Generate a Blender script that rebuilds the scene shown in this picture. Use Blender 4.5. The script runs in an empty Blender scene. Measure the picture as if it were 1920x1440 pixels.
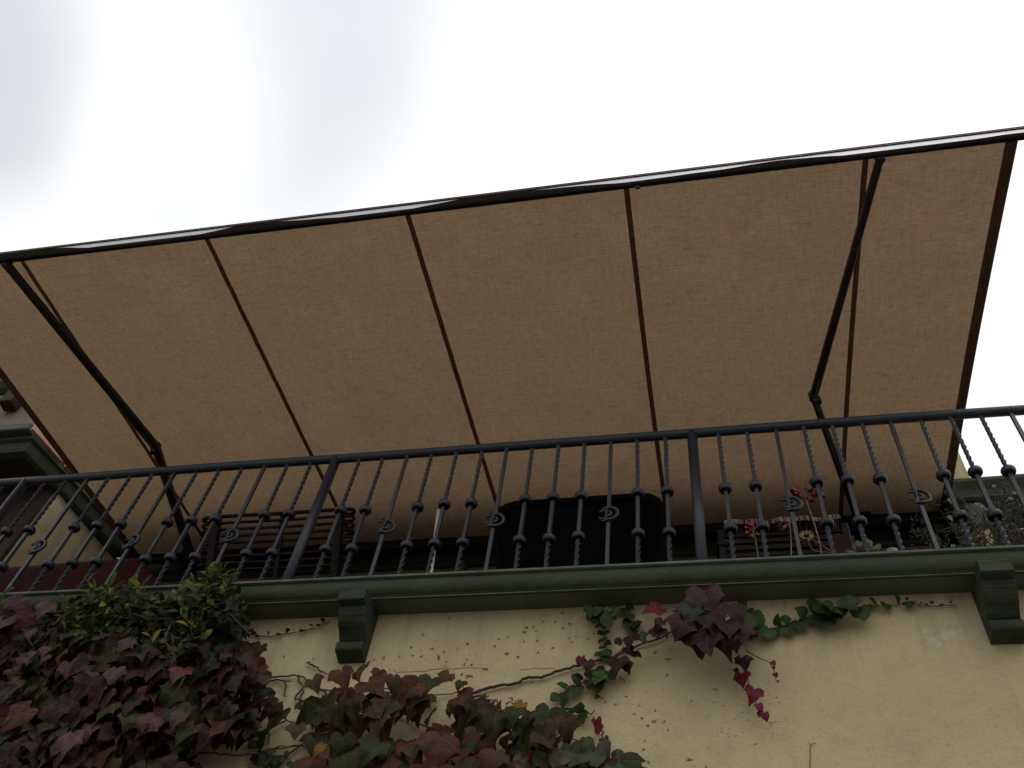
import bpy, math, random
from mathutils import Vector, Matrix, noise as mn
random.seed(7)
S = bpy.context.scene
C = S.collection
R = math.radians

# ------------------------------------------------------------------ camera
F = 1775.0
cam_d = bpy.data.cameras.new('camera'); cam = bpy.data.objects.new('camera', cam_d); C.objects.link(cam)
cam_d.sensor_width = 36; cam_d.lens = F/1920*36; cam_d.clip_start = 0.05; cam_d.clip_end = 3000
# rows: world x, y, z seen in the camera's (right, down, forward)
RM = ((0.97913611, -0.08237883, -0.18575844), (0.17312355, 0.81682296, 0.55029855), (0.1063988, -0.57097634, 0.81404257))
m = Matrix([[RM[i][0], -RM[i][1], -RM[i][2], 0] for i in range(3)] + [[0, 0, 0, 1]])
cam.matrix_world = m
S.camera = cam
S.render.resolution_x = 1024; S.render.resolution_y = 768

def ray(u, v):
    c = (u-960, v-720, F)
    return Vector([sum(RM[i][k]*c[k] for k in range(3)) for i in range(3)]).normalized()
def at(u, v, Y):                      # the point of the plane y = Y that the photo shows at pixel (u, v)
    d = ray(u, v); return d*(Y/d.y)

# ------------------------------------------------------------------ world: overcast sky
SUN_EL, SUN_AZ = 58, 150
w = bpy.data.worlds.new("World"); S.world = w; w.use_nodes = True
nt = w.node_tree; N = nt.nodes; L = nt.links
N.clear()
out = N.new('ShaderNodeOutputWorld'); bg = N.new('ShaderNodeBackground'); L.new(bg.outputs[0], out.inputs[0])
bg.inputs[1].default_value = 1.0
sky = N.new('ShaderNodeTexSky'); sky.sky_type = 'NISHITA'; sky.sun_disc = False
sky.sun_elevation = R(SUN_EL); sky.sun_rotation = R(SUN_AZ)
def M_(op, a, b=None, c=None, clamp=False):
    n = N.new('ShaderNodeMath'); n.operation = op; n.use_clamp = clamp
    for i, x in enumerate((a, b, c)):
        if x is None: continue
        if isinstance(x, (int, float)): n.inputs[i].default_value = x
        else: L.new(x, n.inputs[i])
    return n.outputs[0]
tc = N.new('ShaderNodeTexCoord')
sxyz = N.new('ShaderNodeSeparateXYZ'); L.new(tc.outputs['Generated'], sxyz.inputs[0])
up = M_('MAXIMUM', sxyz.outputs[2], 0.0)
grad = M_('MULTIPLY_ADD', up, 0.62, 0.38)               # CIE overcast: brighter towards the zenith
nz = N.new('ShaderNodeTexNoise'); nz.inputs['Scale'].default_value = 2.4; nz.inputs['Detail'].default_value = 4; nz.inputs['Roughness'].default_value = .45
L.new(tc.outputs['Generated'], nz.inputs['Vector'])
dis = N.new('ShaderNodeVectorMath'); dis.operation = 'MULTIPLY_ADD'
L.new(nz.outputs['Color'], dis.inputs[0]); dis.inputs[1].default_value = (.13,)*3
dd = N.new('ShaderNodeVectorMath'); dd.operation = 'ADD'; L.new(tc.outputs['Generated'], dd.inputs[0]); dd.inputs[1].default_value = (-.065,)*3
L.new(dd.outputs[0], dis.inputs[2])
def blob(u, v, r0, r1, amt):        # a darker cloud belly round a sky direction
    p = ray(u, v)
    n = N.new('ShaderNodeVectorMath'); n.operation = 'DISTANCE'; L.new(dis.outputs[0], n.inputs[0]); n.inputs[1].default_value = p
    mr = N.new('ShaderNodeMapRange'); mr.interpolation_type = 'SMOOTHSTEP'; L.new(n.outputs['Value'], mr.inputs[0])
    mr.inputs[1].default_value = r0; mr.inputs[2].default_value = r1; mr.inputs[3].default_value = amt; mr.inputs[4].default_value = 0
    return mr.outputs[0]
cl = None
for a in [(-60, 60, .02, .13, 1.0), (-20, 260, .0, .11, .8), (640, 40, .04, .17, .62), (680, 260, .02, .15, .66), (560, 360, .0, .13, .5), (330, 390, .0, .10, .4), (640, -160, .05, .22, .7), (-200, -100, .05, .25, 1.)]:
    b = blob(*a); b = M_('SUBTRACT', 1.0, b); cl = b if cl is None else M_('MULTIPLY', cl, b)
cl = M_('MULTIPLY', M_('SUBTRACT', 1.0, cl), 0.36)
lum = M_('MULTIPLY', grad, M_('SUBTRACT', 1.0, cl))
tint = N.new('ShaderNodeMix'); tint.data_type = 'RGBA'; L.new(cl, tint.inputs[0])
tint.inputs[6].default_value = (1.0, 1.0, 1.0, 1); tint.inputs[7].default_value = (.86, .98, 1.14, 1)
cloud = N.new('ShaderNodeVectorMath'); cloud.operation = 'SCALE'; L.new(tint.outputs[2], cloud.inputs[0])
L.new(M_('MULTIPLY', lum, 1.38), cloud.inputs['Scale'])
sk = N.new('ShaderNodeVectorMath'); sk.operation = 'SCALE'; L.new(sky.outputs[0], sk.inputs[0]); sk.inputs['Scale'].default_value = 0.08
mx = N.new('ShaderNodeMix'); mx.data_type = 'RGBA'; mx.inputs[0].default_value = 0.95
L.new(sk.outputs[0], mx.inputs[6]); L.new(cloud.outputs[0], mx.inputs[7]); L.new(mx.outputs[2], bg.inputs[0])

sd = bpy.data.lights.new('sun', 'SUN'); sd.energy = 0.5; sd.angle = R(40); sd.color = (1, .97, .92)
sun = bpy.data.objects.new('sun', sd); C.objects.link(sun)
az = R(SUN_AZ); el = R(SUN_EL)
sv = Vector((math.sin(az)*math.cos(el), math.cos(az)*math.cos(el), math.sin(el)))
sun.rotation_euler = sv.to_track_quat('Z', 'Y').to_euler(); sun.location = (3, -6, 20)

vs = S.view_settings; vs.view_transform = 'Standard'; vs.look = 'None'; vs.gamma = 1; vs.exposure = 0.0
S.cycles.max_bounces = 8; S.cycles.transmission_bounces = 6; S.cycles.diffuse_bounces = 5

# ------------------------------------------------------------------ materials
def mat(name, col, rough=.6, metal=0, var=.12, scale=6, bump=0, bscale=60, spec=.5, stretch=None, col2=None, fac_lo=.35, fac_hi=.65):
    m = bpy.data.materials.new(name); m.use_nodes = True; t = m.node_tree; n = t.nodes; l = t.links
    p = n['Principled BSDF']; p.inputs['Roughness'].default_value = rough; p.inputs['Metallic'].default_value = metal
    p.inputs['Specular IOR Level'].default_value = spec
    tc = n.new('ShaderNodeTexCoord'); src = tc.outputs['Object']
    if stretch:
        mp = n.new('ShaderNodeMapping'); mp.inputs['Scale'].default_value = stretch; l.new(src, mp.inputs[0]); src = mp.outputs[0]
    nz = n.new('ShaderNodeTexNoise'); nz.inputs['Scale'].default_value = scale; nz.inputs['Detail'].default_value = 8; nz.inputs['Roughness'].default_value = .62
    l.new(src, nz.inputs['Vector'])
    mr = n.new('ShaderNodeMapRange'); l.new(nz.outputs['Fac'], mr.inputs[0]); mr.inputs[1].default_value = fac_lo; mr.inputs[2].default_value = fac_hi
    mix = n.new('ShaderNodeMix'); mix.data_type = 'RGBA'; l.new(mr.outputs[0], mix.inputs[0])
    c2 = col2 or tuple(min(1, c*(1+var)) for c in col); c1 = tuple(c*(1-var) for c in col) if not col2 else col
    mix.inputs[6].default_value = (*c1, 1); mix.inputs[7].default_value = (*c2, 1)
    l.new(mix.outputs[2], p.inputs['Base Color'])
    if bump:
        nb = n.new('ShaderNodeTexNoise'); nb.inputs['Scale'].default_value = bscale; nb.inputs['Detail'].default_value = 6
        l.new(src, nb.inputs['Vector'])
        b = n.new('ShaderNodeBump'); b.inputs['Strength'].default_value = bump; b.inputs['Distance'].default_value = .01
        l.new(nb.outputs['Fac'], b.inputs['Height']); l.new(b.outputs[0], p.inputs['Normal'])
    return m

MT = {}
MT['green'] = mat('green_paint', (.042, .053, .031), .55, spec=.2, col2=(.060, .077, .045), fac_lo=.32, fac_hi=.58, scale=7, bump=.35, bscale=60)
MT['green_wood'] = mat('green_painted_wood', (.034, .045, .028), .65, spec=.15, var=.35, scale=7, bump=.5, bscale=12, stretch=(1, 1, 9))
MT['worn_highlight'] = mat('worn_highlight_green', (.095, .115, .080), .7, spec=.2, var=.3, scale=9)  # worn edge green, lightened so the sky highlight is painted in
MT['soffit'] = mat('soffit_paint', (.085, .092, .064), .7, var=.2, scale=4, bump=.2)
MT['iron'] = mat('black_iron', (.013, .018, .031), .42, .0, col2=(.026, .024, .028), fac_lo=.5, fac_hi=.72, scale=30, bump=.3, bscale=160, spec=.6)
MT['alu'] = mat('dark_bronze_aluminium', (.012, .010, .010), .42, .2, var=.15, scale=12)
MT['alu_grey'] = mat('grey_aluminium', (.10, .09, .095), .4, .5, var=.1, scale=12)
MT['cover'] = mat('black_cover_cloth', (.003, .003, .0035), .9, var=.3, scale=5, bump=.3, bscale=9, spec=.08)
MT['rattan'] = mat('dark_brown_metal', (.014, .007, .006), .5, spec=.25, var=.3, scale=20, bump=.3)
MT['red'] = mat('dark_red_cloth', (.038, .004, .005), .9, var=.3, scale=5, bump=.3, bscale=14, spec=.2)
MT['tile'] = mat('terracotta', (.50, .25, .20), .85, var=.2, scale=9, bump=.3)
MT['brown'] = mat('brown_wood', (.034, .021, .013), .75, spec=.2, var=.25, scale=4, bump=.3, stretch=(1, 1, 6))
MT['white'] = mat('white_paint', (.78, .77, .76), .4, var=.05)
MT['cup'] = mat('pale_plastic', (.30, .30, .31), .35, var=.2)
MT['floor'] = mat('deck_floor', (.16, .12, .09), .8, var=.2)
MT['pot'] = mat('dark_red_glaze', (.035, .006, .005), .6, spec=.2, var=.2)
MT['asphalt'] = mat('street_asphalt', (.12, .115, .105), .9, var=.2, scale=2, bump=.3)
MT['pave'] = mat('pavement_concrete', (.28, .27, .25), .9, var=.12, scale=3, bump=.2)
MT['bark'] = mat('vine_bark', (.060, .032, .022), .85, var=.4, scale=40, bump=.4, bscale=150)
MT['redstem'] = mat('red_vine_stem', (.11, .022, .022), .6, var=.3, scale=30)
MT['tendril'] = mat('dried_tendril', (.17, .125, .075), .9, var=.4, scale=50)
MT['stalk'] = mat('pale_flower_stalk', (.26, .17, .12), .6, var=.25, scale=30)
MT['bloom'] = mat('coral_bloom', (.30, .075, .05), .6, var=.4, scale=40)
MT['bloom_pale'] = mat('pale_pink_bloom', (.36, .20, .18), .6, var=.3, scale=40)
MT['bloom_yellow'] = mat('pale_yellow_bloom', (.34, .27, .14), .6, var=.3, scale=40)
MT['succ'] = mat('succulent_leaf', (.20, .22, .12), .5, var=.25, scale=15)
MT['stick'] = mat('dry_twig', (.055, .035, .024), .8, var=.3, scale=30)
MT['wisp'] = mat('grey_green_leaf', (.075, .070, .040), .7, var=.5, scale=30)
MT['dark'] = mat('dark_interior', (.03, .022, .018), .6, var=.2)
MT['lace'] = mat('beige_panel', (.16, .11, .075), .7, var=.15, scale=3)

def stucco():
    m = bpy.data.materials.new('cream_stucco'); m.use_nodes = True; t = m.node_tree; n = t.nodes; l = t.links
    p = n['Principled BSDF']; p.inputs['Roughness'].default_value = .92; p.inputs['Specular IOR Level'].default_value = .2
    g = n.new('ShaderNodeNewGeometry'); pos = g.outputs['Position']
    def noi(sc, det=6, ro=.6, st=None):
        v = pos
        if st:
            mp = n.new('ShaderNodeMapping'); mp.inputs['Scale'].default_value = st; l.new(pos, mp.inputs[0]); v = mp.outputs[0]
        x = n.new('ShaderNodeTexNoise'); x.inputs['Scale'].default_value = sc; x.inputs['Detail'].default_value = det; x.inputs['Roughness'].default_value = ro
        l.new(v, x.inputs['Vector']); return x.outputs['Fac']
    def mr(x, a, b, c=0., d=1.):
        k = n.new('ShaderNodeMapRange'); l.new(x, k.inputs[0])
        for i, y in enumerate((a, b, c, d)): k.inputs[i+1].default_value = y
        return k.outputs[0]
    def mix(f, a, b):
        k = n.new('ShaderNodeMix'); k.data_type = 'RGBA'; l.new(f, k.inputs[0])
        for i, y in ((6, a), (7, b)):
            if isinstance(y, tuple): k.inputs[i].default_value = (*y, 1)
            else: l.new(y, k.inputs[i])
        return k.outputs[2]
    c = mix(mr(noi(1.3, 8), .3, .7), (.46, .378, .215), (.54, .45, .262))
    c = mix(mr(noi(8, 8, .7), .52, .75, 0, .45), c, (.34, .275, .175))
    c = mix(mr(noi(90, 3, .7), .55, .8, 0, .5), c, (.22, .17, .10))
    c = mix(mr(noi(2.2, 6, .7, (1, 1, .35)), .56, .72, 0, .35), c, (.31, .27, .185))
    c = mix(mr(noi(1, 7, .65, (7, 1, .8)), .54, .74, 0, .30), c, (.27, .215, .14))      # rain streaks
    c = mix(mr(noi(26, 5, .75), .60, .74, 0, .55), c, (.25, .20, .13))
    sz = n.new('ShaderNodeSeparateXYZ'); l.new(pos, sz.inputs[0])
    tp = mr(sz.outputs[2], 2.25, 2.68, 0, 1)
    mt = n.new('ShaderNodeMath'); mt.operation = 'MULTIPLY'; l.new(mr(noi(1, 6, .6, (13, 1, .9)), .46, .68, 0, .6), mt.inputs[0]); l.new(tp, mt.inputs[1])
    c = mix(mt.outputs[0], c, (.22, .18, .12))      # drip marks below the ledge
    # whitish scuffs of filler
    for (u, v, r) in ((1770, 1192, .028), (1788, 1188, .02), (1748, 1200, .026), (1760, 1206, .02), (1735, 1180, .025), (1740, 1145, .022)):
        q = at(u, v, 2.95)
        dn = n.new('ShaderNodeVectorMath'); dn.operation = 'DISTANCE'; l.new(pos, dn.inputs[0]); dn.inputs[1].default_value = q
        ad = n.new('ShaderNodeMath'); ad.operation = 'MULTIPLY_ADD'; l.new(noi(55, 5, .7), ad.inputs[0]); ad.inputs[1].default_value = .05; l.new(dn.outputs['Value'], ad.inputs[2])
        c = mix(mr(ad.outputs[0], r+.02, r*.5+.012, 0, .55 if r > .021 else .7), c, (.50, .49, .46))
    l.new(c, p.inputs['Base Color'])
    b = n.new('ShaderNodeBump'); b.inputs['Strength'].default_value = .55; b.inputs['Distance'].default_value = .006
    ad = n.new('ShaderNodeMath'); ad.operation = 'MULTIPLY_ADD'; l.new(noi(9, 5), ad.inputs[0]); ad.inputs[1].default_value = 2.5; l.new(noi(75, 6, .65), ad.inputs[2])
    l.new(ad.outputs[0], b.inputs['Height']); l.new(b.outputs[0], p.inputs['Normal'])
    return m
MT['stucco'] = stucco()

def cloth(name, col, trans, amt=.5):
    """woven awning acrylic: slubs along the width, fine threads down the fall, light coming through"""
    m = bpy.data.materials.new(name); m.use_nodes = True; t = m.node_tree; n = t.nodes; l = t.links
    n.remove(n['Principled BSDF']); o = n['Material Output']
    g = n.new('ShaderNodeNewGeometry')
    def noi(st, det=3, ro=.6):
        mp = n.new('ShaderNodeMapping'); mp.inputs['Scale'].default_value = st; l.new(g.outputs['Position'], mp.inputs[0])
        x = n.new('ShaderNodeTexNoise'); x.inputs['Scale'].default_value = 1; x.inputs['Detail'].default_value = det; x.inputs['Roughness'].default_value = ro
        l.new(mp.outputs[0], x.inputs['Vector']); return x.outputs['Fac']
    def mr(x, a, b, c=0., d=1.):
        k = n.new('ShaderNodeMapRange'); l.new(x, k.inputs[0])
        for i, y in enumerate((a, b, c, d)): k.inputs[i+1].default_value = y
        return k.outputs[0]
    def mul(a, b):
        k = n.new('ShaderNodeMath'); k.operation = 'MULTIPLY'; l.new(a, k.inputs[0]); l.new(b, k.inputs[1]); return k.outputs[0]
    f = mr(noi((13, 150, 0), 4, .55), .58, .72, 1, .45)
    f = mul(f, mr(noi((30, 190, 0), 2), .48, .80, 1.02, .62))
    f = mul(f, mr(noi((2.2, 3.1, 0), 4, .6), .3, .7, .93, 1.06))
    f = mul(f, mr(noi((120, 5, 0), 2), .3, .7, .90, 1.08))
    f = mul(f, mr(noi((5, 110, 0), 3), .35, .65, .90, 1.05))
    f = mul(f, mr(noi((250, 14, 0), 2), .3, .7, .88, 1.10))
    f = mul(f, mr(noi((10, 260, 0), 2), .3, .7, .93, 1.06))
    f = mul(f, mr(noi((60, 70, 0), 2), .3, .7, .94, 1.05))
    hue = mr(noi((6, 40, 0), 4, .7), .38, .62)
    def tone(c):
        k = n.new('ShaderNodeMix'); k.data_type = 'RGBA'; l.new(hue, k.inputs[0])
        k.inputs[6].default_value = (c[0]*.95, c[1]*1.06, c[2]*1.08, 1); k.inputs[7].default_value = (c[0]*1.06, c[1]*.94, c[2]*.90, 1)
        s = n.new('ShaderNodeVectorMath'); s.operation = 'SCALE'; l.new(k.outputs[2], s.inputs[0]); l.new(f, s.inputs['Scale']); return s.outputs[0]
    d = n.new('ShaderNodeBsdfDiffuse'); l.new(tone(col), d.inputs[0])
    tr = n.new('ShaderNodeBsdfTranslucent'); l.new(tone(trans), tr.inputs[0])
    mx = n.new('ShaderNodeMixShader'); mx.inputs[0].default_value = amt
    l.new(d.outputs[0], mx.inputs[1]); l.new(tr.outputs[0], mx.inputs[2]); l.new(mx.outputs[0], o.inputs[0])
    return m
MT['cloth'] = cloth('tan_awning_cloth', (.23, .176, .126), (.230, .151, .089))
MT['seam'] = cloth('awning_seam_cloth', (.075, .050, .038), (.20, .125, .088))
MT['hem'] = cloth('awning_hem_cloth', (.055, .045, .034), (.17, .125, .085))
MT['valance'] = cloth('awning_valance_cloth', (.020, .017, .015), (.035, .026, .02), .4)
MT['silver'] = mat('silver_aluminium', (.45, .43, .45), .35, .9, var=.06, scale=6)

def leafmat(name, rough=.45, transl=.25, vein=1.0):
    m = bpy.data.materials.new(name); m.use_nodes = True; t = m.node_tree; n = t.nodes; l = t.links
    p = n['Principled BSDF']; p.inputs['Roughness'].default_value = rough; p.inputs['Specular IOR Level'].default_value = .12
    a = n.new('ShaderNodeAttribute'); a.attribute_name = 'leafcol'
    uv = n.new('ShaderNodeUVMap'); sp = n.new('ShaderNodeSeparateXYZ'); l.new(uv.outputs[0], sp.inputs[0])
    def M(op, x, y=None, z=None):
        k = n.new('ShaderNodeMath'); k.operation = op
        for i, q in enumerate((x, y, z)):
            if q is None: continue
            if isinstance(q, (int, float)): k.inputs[i].default_value = q
            else: l.new(q, k.inputs[i])
        return k.outputs[0]
    ax = M('ABSOLUTE', sp.outputs[0]); y = sp.outputs[1]
    v2 = M('ABSOLUTE', M('ADD', M('MULTIPLY', ax, .517), M('MULTIPLY', y, .856)))
    d = M('MINIMUM', ax, v2)
    v3 = M('ABSOLUTE', M('ADD', M('MULTIPLY', ax, .80), M('MULTIPLY', M('ADD', y, .38), .6)))
    d = M('MINIMUM', d, M('ADD', v3, .012))
    k = n.new('ShaderNodeMapRange'); l.new(d, k.inputs[0]); k.inputs[1].default_value = .010; k.inputs[2].default_value = .035; k.inputs[3].default_value = 1.55 if vein else 1; k.inputs[4].default_value = 1
    nz = n.new('ShaderNodeTexNoise'); nz.inputs['Scale'].default_value = 28; nz.inputs['Detail'].default_value = 5
    k2 = n.new('ShaderNodeMapRange'); l.new(nz.outputs['Fac'], k2.inputs[0]); k2.inputs[1].default_value = .3; k2.inputs[2].default_value = .7; k2.inputs[3].default_value = .68; k2.inputs[4].default_value = 1.3
    tc = n.new('ShaderNodeTexCoord'); l.new(tc.outputs['Object'], nz.inputs['Vector'])
    s = n.new('ShaderNodeVectorMath'); s.operation = 'SCALE'; l.new(a.outputs['Color'], s.inputs[0]); l.new(M('MULTIPLY', k.outputs[0], k2.outputs[0]), s.inputs['Scale'])
    l.new(s.outputs[0], p.inputs['Base Color'])
    b = n.new('ShaderNodeBump'); b.inputs['Strength'].default_value = .35; b.inputs['Distance'].default_value = .004; l.new(M('MULTIPLY', k.outputs[0], -1), b.inputs['Height']); l.new(b.outputs[0], p.inputs['Normal'])
    tr = n.new('ShaderNodeBsdfTranslucent'); l.new(s.outputs[0], tr.inputs[0])
    mx = n.new('ShaderNodeMixShader'); mx.inputs[0].default_value = transl
    l.new(p.outputs[0], mx.inputs[1]); l.new(tr.outputs[0], mx.inputs[2]); l.new(mx.outputs[0], n['Material Output'].inputs[0])
    return m
MT['ivy'] = leafmat('ivy_leaf', .42, .22)
MT['small'] = leafmat('small_leaf', .5, .3, 0)

# ------------------------------------------------------------------ mesh helpers
class MB:
    def __init__(s): s.v = []; s.f = []; s.sm = []; s.col = None; s.uv = None
    def add(s, vs, fs, smooth=False):
        b = len(s.v); s.v += [tuple(x) for x in vs]; s.f += [tuple(i+b for i in f) for f in fs]; s.sm += [smooth]*len(fs)
    def box(s, a, b, bev=0):
        x0, y0, z0 = a; x1, y1, z1 = b
        if not bev:
            s.add([(x, y, z) for z in (z0, z1) for y in (y0, y1) for x in (x0, x1)], [(0, 2, 3, 1), (4, 5, 7, 6), (0, 1, 5, 4), (2, 6, 7, 3), (0, 4, 6, 2), (1, 3, 7, 5)]); return
        e = bev; V = []; I = {}
        for i in (0, 1):
            for j in (0, 1):
                for k in (0, 1):
                    c = ((x0, x1)[i], (y0, y1)[j], (z0, z1)[k]); d = (1-2*i, 1-2*j, 1-2*k)
                    for ax in range(3):
                        q = [c[t]+(d[t]*e if t != ax else 0) for t in range(3)]; I[(i, j, k, ax)] = len(V); V.append(q)
        Fc = []
        for ax in range(3):
            o = [t for t in range(3) if t != ax]
            for sgn in (0, 1):
                q = []
                for (p, r) in ((0, 0), (1, 0), (1, 1), (0, 1)):
                    kk = [0]*3; kk[ax] = sgn; kk[o[0]] = p; kk[o[1]] = r; q.append(I[(*kk, ax)])
                Fc.append(q)
            for p in (0, 1):
                for r in (0, 1):
                    a_ = [0]*3; a_[ax] = 0; a_[o[0]] = p; a_[o[1]] = r; b_ = a_[:]; b_[ax] = 1
                    Fc.append([I[(*a_, o[0])], I[(*a_, o[1])], I[(*b_, o[1])], I[(*b_, o[0])]])
        for i in (0, 1):
            for j in (0, 1):
                for k in (0, 1): Fc.append([I[(i, j, k, t)] for t in range(3)])
        cx, cy, cz = (x0+x1)/2, (y0+y1)/2, (z0+z1)/2
        for f in Fc:
            p = [Vector(V[t]) for t in f]; nn = (p[1]-p[0]).cross(p[2]-p[0]); cc = sum(p, Vector())/len(p)-Vector((cx, cy, cz))
            s.add([V[t] for t in f], [tuple(range(len(f))) if nn.dot(cc) > 0 else tuple(reversed(range(len(f))))])
    def prism(s, prof, x0, x1):      # profile in (y, z), extruded along x
        n = len(prof); vs = [(x0, y, z) for y, z in prof]+[(x1, y, z) for y, z in prof]
        s.add(vs, [(i, (i+1) % n, (i+1) % n+n, i+n) for i in range(n)]+[tuple(reversed(range(n))), tuple(range(n, 2*n))])
    def sweep(s, pts, rad, seg=8, cap=True, square=False, smooth=True, twist=0):
        pts = [Vector(p) for p in pts]; n = len(pts)
        if not hasattr(rad, '__len__'): rad = [rad]*n
        t0 = (pts[1]-pts[0]).normalized(); a = Vector((0, 0, 1)) if abs(t0.z) < .9 else Vector((0, 1, 0)); u = t0.cross(a).normalized()
        vs = []; k = 4 if square else seg
        for i, p in enumerate(pts):
            t = (pts[min(i+1, n-1)]-pts[max(i-1, 0)]).normalized(); u = (u-t*u.dot(t)).normalized(); w_ = t.cross(u)
            for j in range(k):
                an = 2*math.pi*(j+.5)/k + twist*i; vs.append(p+(u*math.cos(an)+w_*math.sin(an))*rad[i]*(1.4142 if square else 1))
        fs = [(i*k+j, i*k+(j+1) % k, (i+1)*k+(j+1) % k, (i+1)*k+j) for i in range(n-1) for j in range(k)]
        if cap: fs += [tuple(reversed(range(k))), tuple(range((n-1)*k, n*k))]
        s.add(vs, fs, smooth and not square)
    def lathe(s, prof, c=(0, 0, 0), seg=14, smooth=True):     # (r, z)
        n = len(prof); vs = []
        for r, z in prof:
            for j in range(seg): a = 2*math.pi*j/seg; vs.append((c[0]+r*math.cos(a), c[1]+r*math.sin(a), c[2]+z))
        s.add(vs, [(i*seg+j, i*seg+(j+1) % seg, (i+1)*seg+(j+1) % seg, (i+1)*seg+j) for i in range(n-1) for j in range(seg)]+[tuple(reversed(range(seg))), tuple(range((n-1)*seg, n*seg))], smooth)
    def build(s, name, m, parent=None, local=False, loc=None):
        me = bpy.data.meshes.new(name); off = Vector((0, 0, 0))
        if parent is not None and not local: off = origin(parent)
        if loc is not None: off = Vector(loc)
        me.from_pydata([Vector(v)-off for v in s.v], [], s.f); me.materials.append(m)
        me.polygons.foreach_set('use_smooth', s.sm)
        if s.col:
            at_ = me.color_attributes.new('leafcol', 'FLOAT_COLOR', 'POINT'); at_.data.foreach_set('color', [c for q in s.col for c in (*q, 1)])
            ul = me.uv_layers.new(name='UVMap'); vi = [0]*len(me.loops); me.loops.foreach_get('vertex_index', vi)
            ul.data.foreach_set('uv', [c for i in vi for c in s.uv[i]])
        me.update(); o = bpy.data.objects.new(name, me); C.objects.link(o)
        if loc is not None: o.location = off
        if parent is not None: o.parent = parent
        return o
def origin(o):
    p = Vector(o.location)
    while o.parent: o = o.parent; p += Vector(o.location)
    return p
def tag(o, label=None, cat=None, group=None, kind=None):
    for k, v in (('label', label), ('category', cat), ('group', group), ('kind', kind)):
        if v: o[k] = v
    return o
def thing(name, label, cat, loc=(0, 0, 0), group=None):
    o = bpy.data.objects.new(name, None); C.objects.link(o); o.location = loc; o.empty_display_size = .1
    return tag(o, label, cat, group)
def lerp(a, b, t): return a+(b-a)*t
def smooth_path(pts, k=5):
    P = [Vector(p) for p in pts]; P = [P[0]*2-P[1]]+P+[P[-1]*2-P[-2]]; o = []
    for i in range(1, len(P)-2):
        for j in range(k):
            t = j/k; a, b, c, d = P[i-1:i+3]
            o.append(.5*((2*b)+(c-a)*t+(2*a-5*b+4*c-d)*t*t+(3*b-a-3*c+d)*t**3))
    o.append(P[-2]); return o

# ------------------------------------------------------------------ ground
g = MB(); g.box((-60, -60, -1.72), (60, 1.4, -1.6)); o = g.build('street', MT['asphalt']); tag(o, kind='structure')
g = MB(); g.box((-60, 1.4, -1.75), (60, 60, -1.48)); o = g.build('pavement', MT['pave']); tag(o, kind='structure')

# ------------------------------------------------------------------ house
WY = 2.95            # plane of the lower wall
FZ = 2.77            # balcony floor
house = thing('house', 'cream stucco house with green balcony ledge, corbels and ivy on its wall', 'house', (0, WY, -1.48))
b = MB(); nx, nz_ = 60, 1
b.box((-8, WY, -1.48), (5, WY+.25, 2.684)); b.build('lower_wall', MT['stucco'], house)
# ledge: crown moulding profile (y, z)
prof = [(3.25, FZ), (2.806, FZ), (2.797, FZ-.005), (2.796, FZ-.016), (2.801, FZ-.020)]
for i in range(9):
    a = i/8; prof.append((2.806+.034*(1-math.cos(a*math.pi/2))**.9, FZ-.019-.058*math.sin(a*math.pi/2)))
prof += [(2.842, 2.690), (2.848, 2.687), (2.849, 2.681), (2.853, 2.679), (2.858, 2.688), (3.25, 2.688)]
b = MB()
xs = [-8, 5]; b.prism(prof, -8, 5); b.build('balcony_ledge', MT['green'], house)
b = MB(); b.box((-8, 2.7930, FZ-.0165), (5, 2.7958, FZ-.004), .0008); b.build('ledge_edge_highlight', MT['worn_highlight'], house)  # thin added strip, the lip's highlight put into its colour
b = MB(); b.box((-8, 2.8450, 2.6795), (5, 2.8475, 2.6860), .0006); b.build('ledge_fillet_highlight', MT['worn_highlight'], house)  # same painted highlight along the fillet
b = MB(); b.box((-8, 2.860, 2.6825), (5, WY, 2.687)); b.build('soffit', MT['soffit'], house)
b = MB(); b.box((-8, 3.251, 2.69), (5, 4.9, FZ-.002)); b.build('balcony_floor', MT['floor'], house)

def corbel(x0, wdt=.116):
    pf = [(WY, 2.674), (2.772, 2.674), (2.763, 2.665), (2.763, 2.612), (2.768, 2.606), (2.800, 2.603)]
    for i in range(11):
        t = i/10; pf.append((2.797+.092*t - .016*math.sin(t*math.pi*1.0)*(1 if t < .62 else .4) + .012*t*t, 2.598-.105*t))
    pf += [(2.905, 2.487), (2.880, 2.483), (2.877, 2.479), (2.877, 2.447), (2.881, 2.440), (WY, 2.428)]
    b = MB(); b.prism(list(reversed(pf)), x0, x0+wdt); o = b.build('corbel', MT['green_wood'], house)
    md = o.modifiers.new('edge', 'BEVEL'); md.width = .003; md.segments = 2; md.limit_method = 'ANGLE'; md.angle_limit = R(40)
    return o
for x in (-1.512, .980, -2.105): corbel(x)

# upper storey behind the balcony
b = MB(); b.box((-5.6, 4.9, FZ), (1.77, 5.15, 6.9)); b.build('upper_wall', MT['stucco'], house)
b = MB(); b.box((1.55, 4.55, 5.09), (1.78, 5.2, 6.9)); b.build('upper_wall_return', MT['stucco'], house)
b = MB(); b.box((-4.4, 4.868, 4.60), (1.5, 4.897, 4.85)); b.build('wall_panel', MT['lace'], house)
b = MB(); b.prism([(4.898, 4.852), (4.84, 4.856), (4.835, 4.866), (4.84, 4.876), (4.872, 4.88), (4.872, 4.93), (4.85, 4.94), (4.85, 4.955), (4.875, 4.96), (4.875, 5.08), (4.898, 5.08)], -4.45, 1.55); b.build('door_head_trim', MT['green_wood'], house)
b = MB(); b.box((-4.45, 4.25, 5.34), (1.54, 4.899, 5.38), .005); b.build('unseen_hood', MT['green'], house)  # unseen hood board, added to darken the cloth towards the back
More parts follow.
